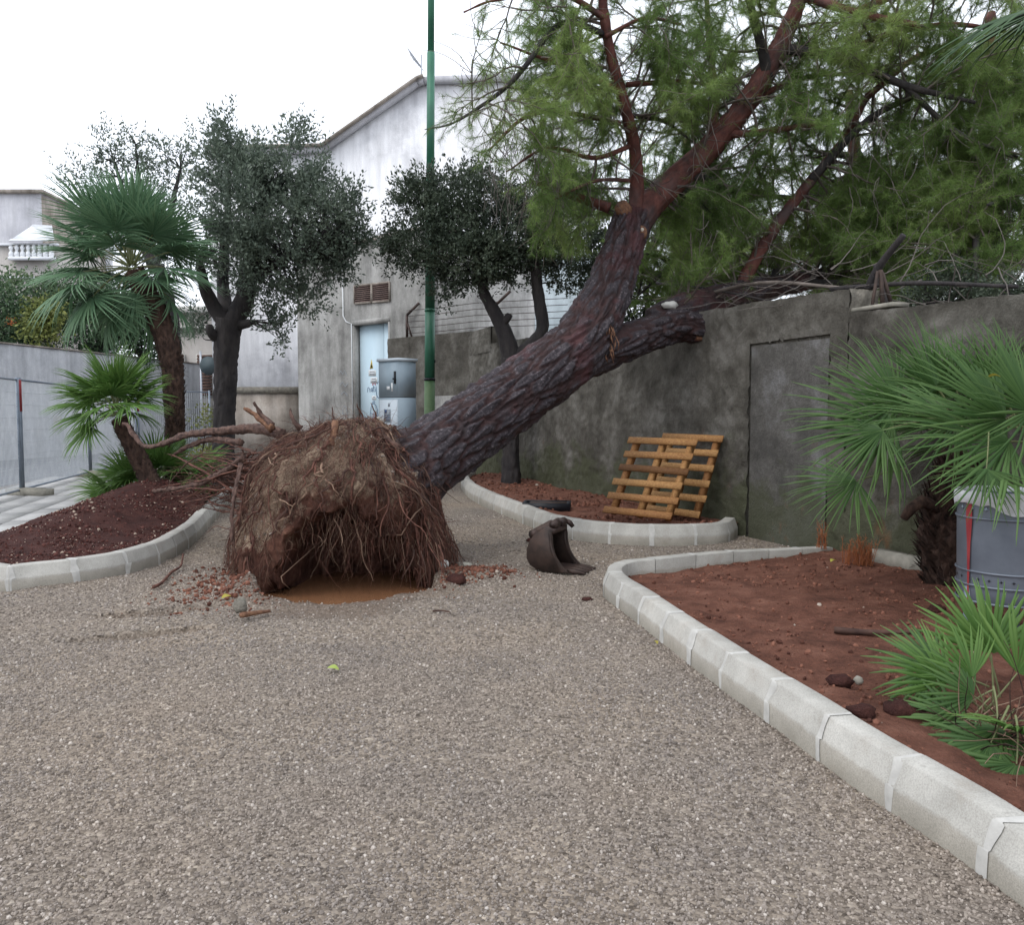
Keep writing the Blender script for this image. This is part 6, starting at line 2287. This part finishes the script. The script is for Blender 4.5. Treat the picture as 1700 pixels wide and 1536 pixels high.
# tall palm whose fronds reach in at the top right corner
tb = V(6.3, 6.4, 0)
tpalm = thing('fan_palm', 'tall fan palm with only dark frond tips hanging in at the top right corner', 'palm', tb)
palm_trunk(tpalm, [tb, tb + V(-.1, 0, 2), tb + V(-.35, 0, 4), tb + V(-.5, 0, 5.0)], [.22, .2, .2, .2], 200, .1, 16)
tcn = at(1770, -20, 6.2)
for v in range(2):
    leaf_src(('tall', v + 41), 'palm_leaf_old', nseg=40, spread=4.2, pet=.7, L=.95, droop=.14 + .1 * v, sag=.08, tipdroop=.3)  # palm_leaf_old: same palm leaf, backlit underside shade put into its colour
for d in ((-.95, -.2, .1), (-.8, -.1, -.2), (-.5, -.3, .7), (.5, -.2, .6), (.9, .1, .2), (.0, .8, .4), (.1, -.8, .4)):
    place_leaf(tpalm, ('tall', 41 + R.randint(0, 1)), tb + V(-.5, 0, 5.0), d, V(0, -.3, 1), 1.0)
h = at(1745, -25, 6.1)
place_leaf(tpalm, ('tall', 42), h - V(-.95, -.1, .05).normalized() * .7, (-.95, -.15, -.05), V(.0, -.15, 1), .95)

# ------------------------------------------------------------------ shrubs over the garden wall and small plants
def shrub(name, label, px, py, rxp, ryp, Y, n_, mat, lsize=.13, group=None, cat='shrub', base_z=None):
    c = at(px, py, Y)
    k = Y / FPX
    t = thing(name, label, cat, V(c.x, c.y, 0), group)
    mb = MB()
    tw = MB()
    b = V(c.x, c.y, base_z if base_z is not None else c.z - ryp * k)
    C, D = [], []
    for i in range(n_):
        d = rv()
        r_ = R.random() ** .3
        p = c + V(d.x * rxp * k, d.y * rxp * k * .8, d.z * ryp * k) * r_
        p += V(*noise.noise_vector(p * .9)) * .35
        C.append(tuple(p))
        D.append(tuple(d))
        if i % 14 == 0:
            tw.tube([b, b.lerp(p, .5) + rv(.1), p], [.03, .02, .005], 3, cap=False)
    add_leaves(mb, C, D, 12, .17 * lsize / .13, lsize, lsize * .24, [min(1, max(0, .45 + .6 * noise.noise(Vector(c_) * .9) + R.gauss(0, .15))) for c_ in C])
    tag(tw.build('stems', M['oak_bark'], t), kind='stuff')
    tag(mb.build('foliage', M[mat], t), kind='stuff')
    return t
shrub('shrub', 'dense green shrub above the garden wall at the left edge', 30, 520, 75, 66, 30, 700, 'hedge_leaf', .16)
shrub('shrub', 'yellow variegated shrub above the garden wall left of the palm', 72, 532, 26, 34, 29, 170, 'yellow_leaf', .16)
shrub('shrub', 'pale green shrub rising behind the yellow shrub', 105, 500, 44, 46, 31, 260, 'hedge_leaf', .15)
shrub('shrub', 'dark dense shrub above the wall between the two palm crowns', 165, 535, 62, 54, 31.5, 560, 'hedge_leaf', .16)
shrub('shrub', 'dark shrub above the wall just left of the big palm trunk', 235, 545, 42, 56, 32.5, 380, 'hedge_leaf', .16)
shrub('shrub', 'grey-green thin shrub behind the palm crown over the wall', 165, 475, 50, 34, 34, 160, 'oak_leaf_grey', .13)
shrub('shrub', 'dark shrub behind the wall under the fork of the fallen pine', 1062, 500, 60, 50, 16.5, 240, 'oak_leaf', .09)
shrub('shrub', 'low dark shrub behind the lowered wall right of the iron strut', 1560, 492, 80, 24, 9.6, 240, 'oak_leaf', .05)
shrub('shrub', 'low dark shrub behind the lowered wall at the right edge', 1690, 474, 70, 26, 8.2, 240, 'oak_leaf', .045)
fl = shrub('flowering_shrub', 'small orange flower spray low in the shrubs at the left edge', 20, 538, 3, 2, 28.6, 4, 'flower_orange', .06, cat='flower')
shrub('shrub', 'little yellow-green shrub at the foot of the holm oak', 340, 758, 20, 16, 15.2, 40, 'yellow_leaf', .07, base_z=.1)
shrub('shrub', 'thin leafy sucker growing left of the holm oak trunk', 342, 690, 16, 26, 15.1, 26, 'yellow_leaf', .07, base_z=.1)
# withered orange sprigs at the wall foot
def sprigs(label, px, py, hpx, wpx, Y, n_):
    b = at(px, py, Y)
    mb = MB()
    k = Y / FPX
    for i in range(n_):
        p = b + V(R.uniform(-1, 1) * wpx * k, R.uniform(-.04, .04), 0)
        q = sprout(p, V(R.uniform(-.25, .25), -.1, 1), R.uniform(.4, 1) * hpx * k, 6, .15, .02)
        mb.tube(q, lerpr([.0045, .002], 7), 3, cap=False)
        for s in range(1, 7):
            for _ in range(3):
                mb.tube([q[s], q[s] + rv(.03) + V(0, 0, .02)], [.0018, .0008], 3, cap=False)
    return tag(mb.build('dry_plant', M['dry_plant']), label, 'dry plant')
sprigs('withered orange sprigs at the wall foot right of the kerb end', 1424, 940, 52, 24, 7.45, 44)
sprigs('thin withered orange sprig close beside the kerb end at the wall', 1362, 912, 50, 9, 8.2, 12)
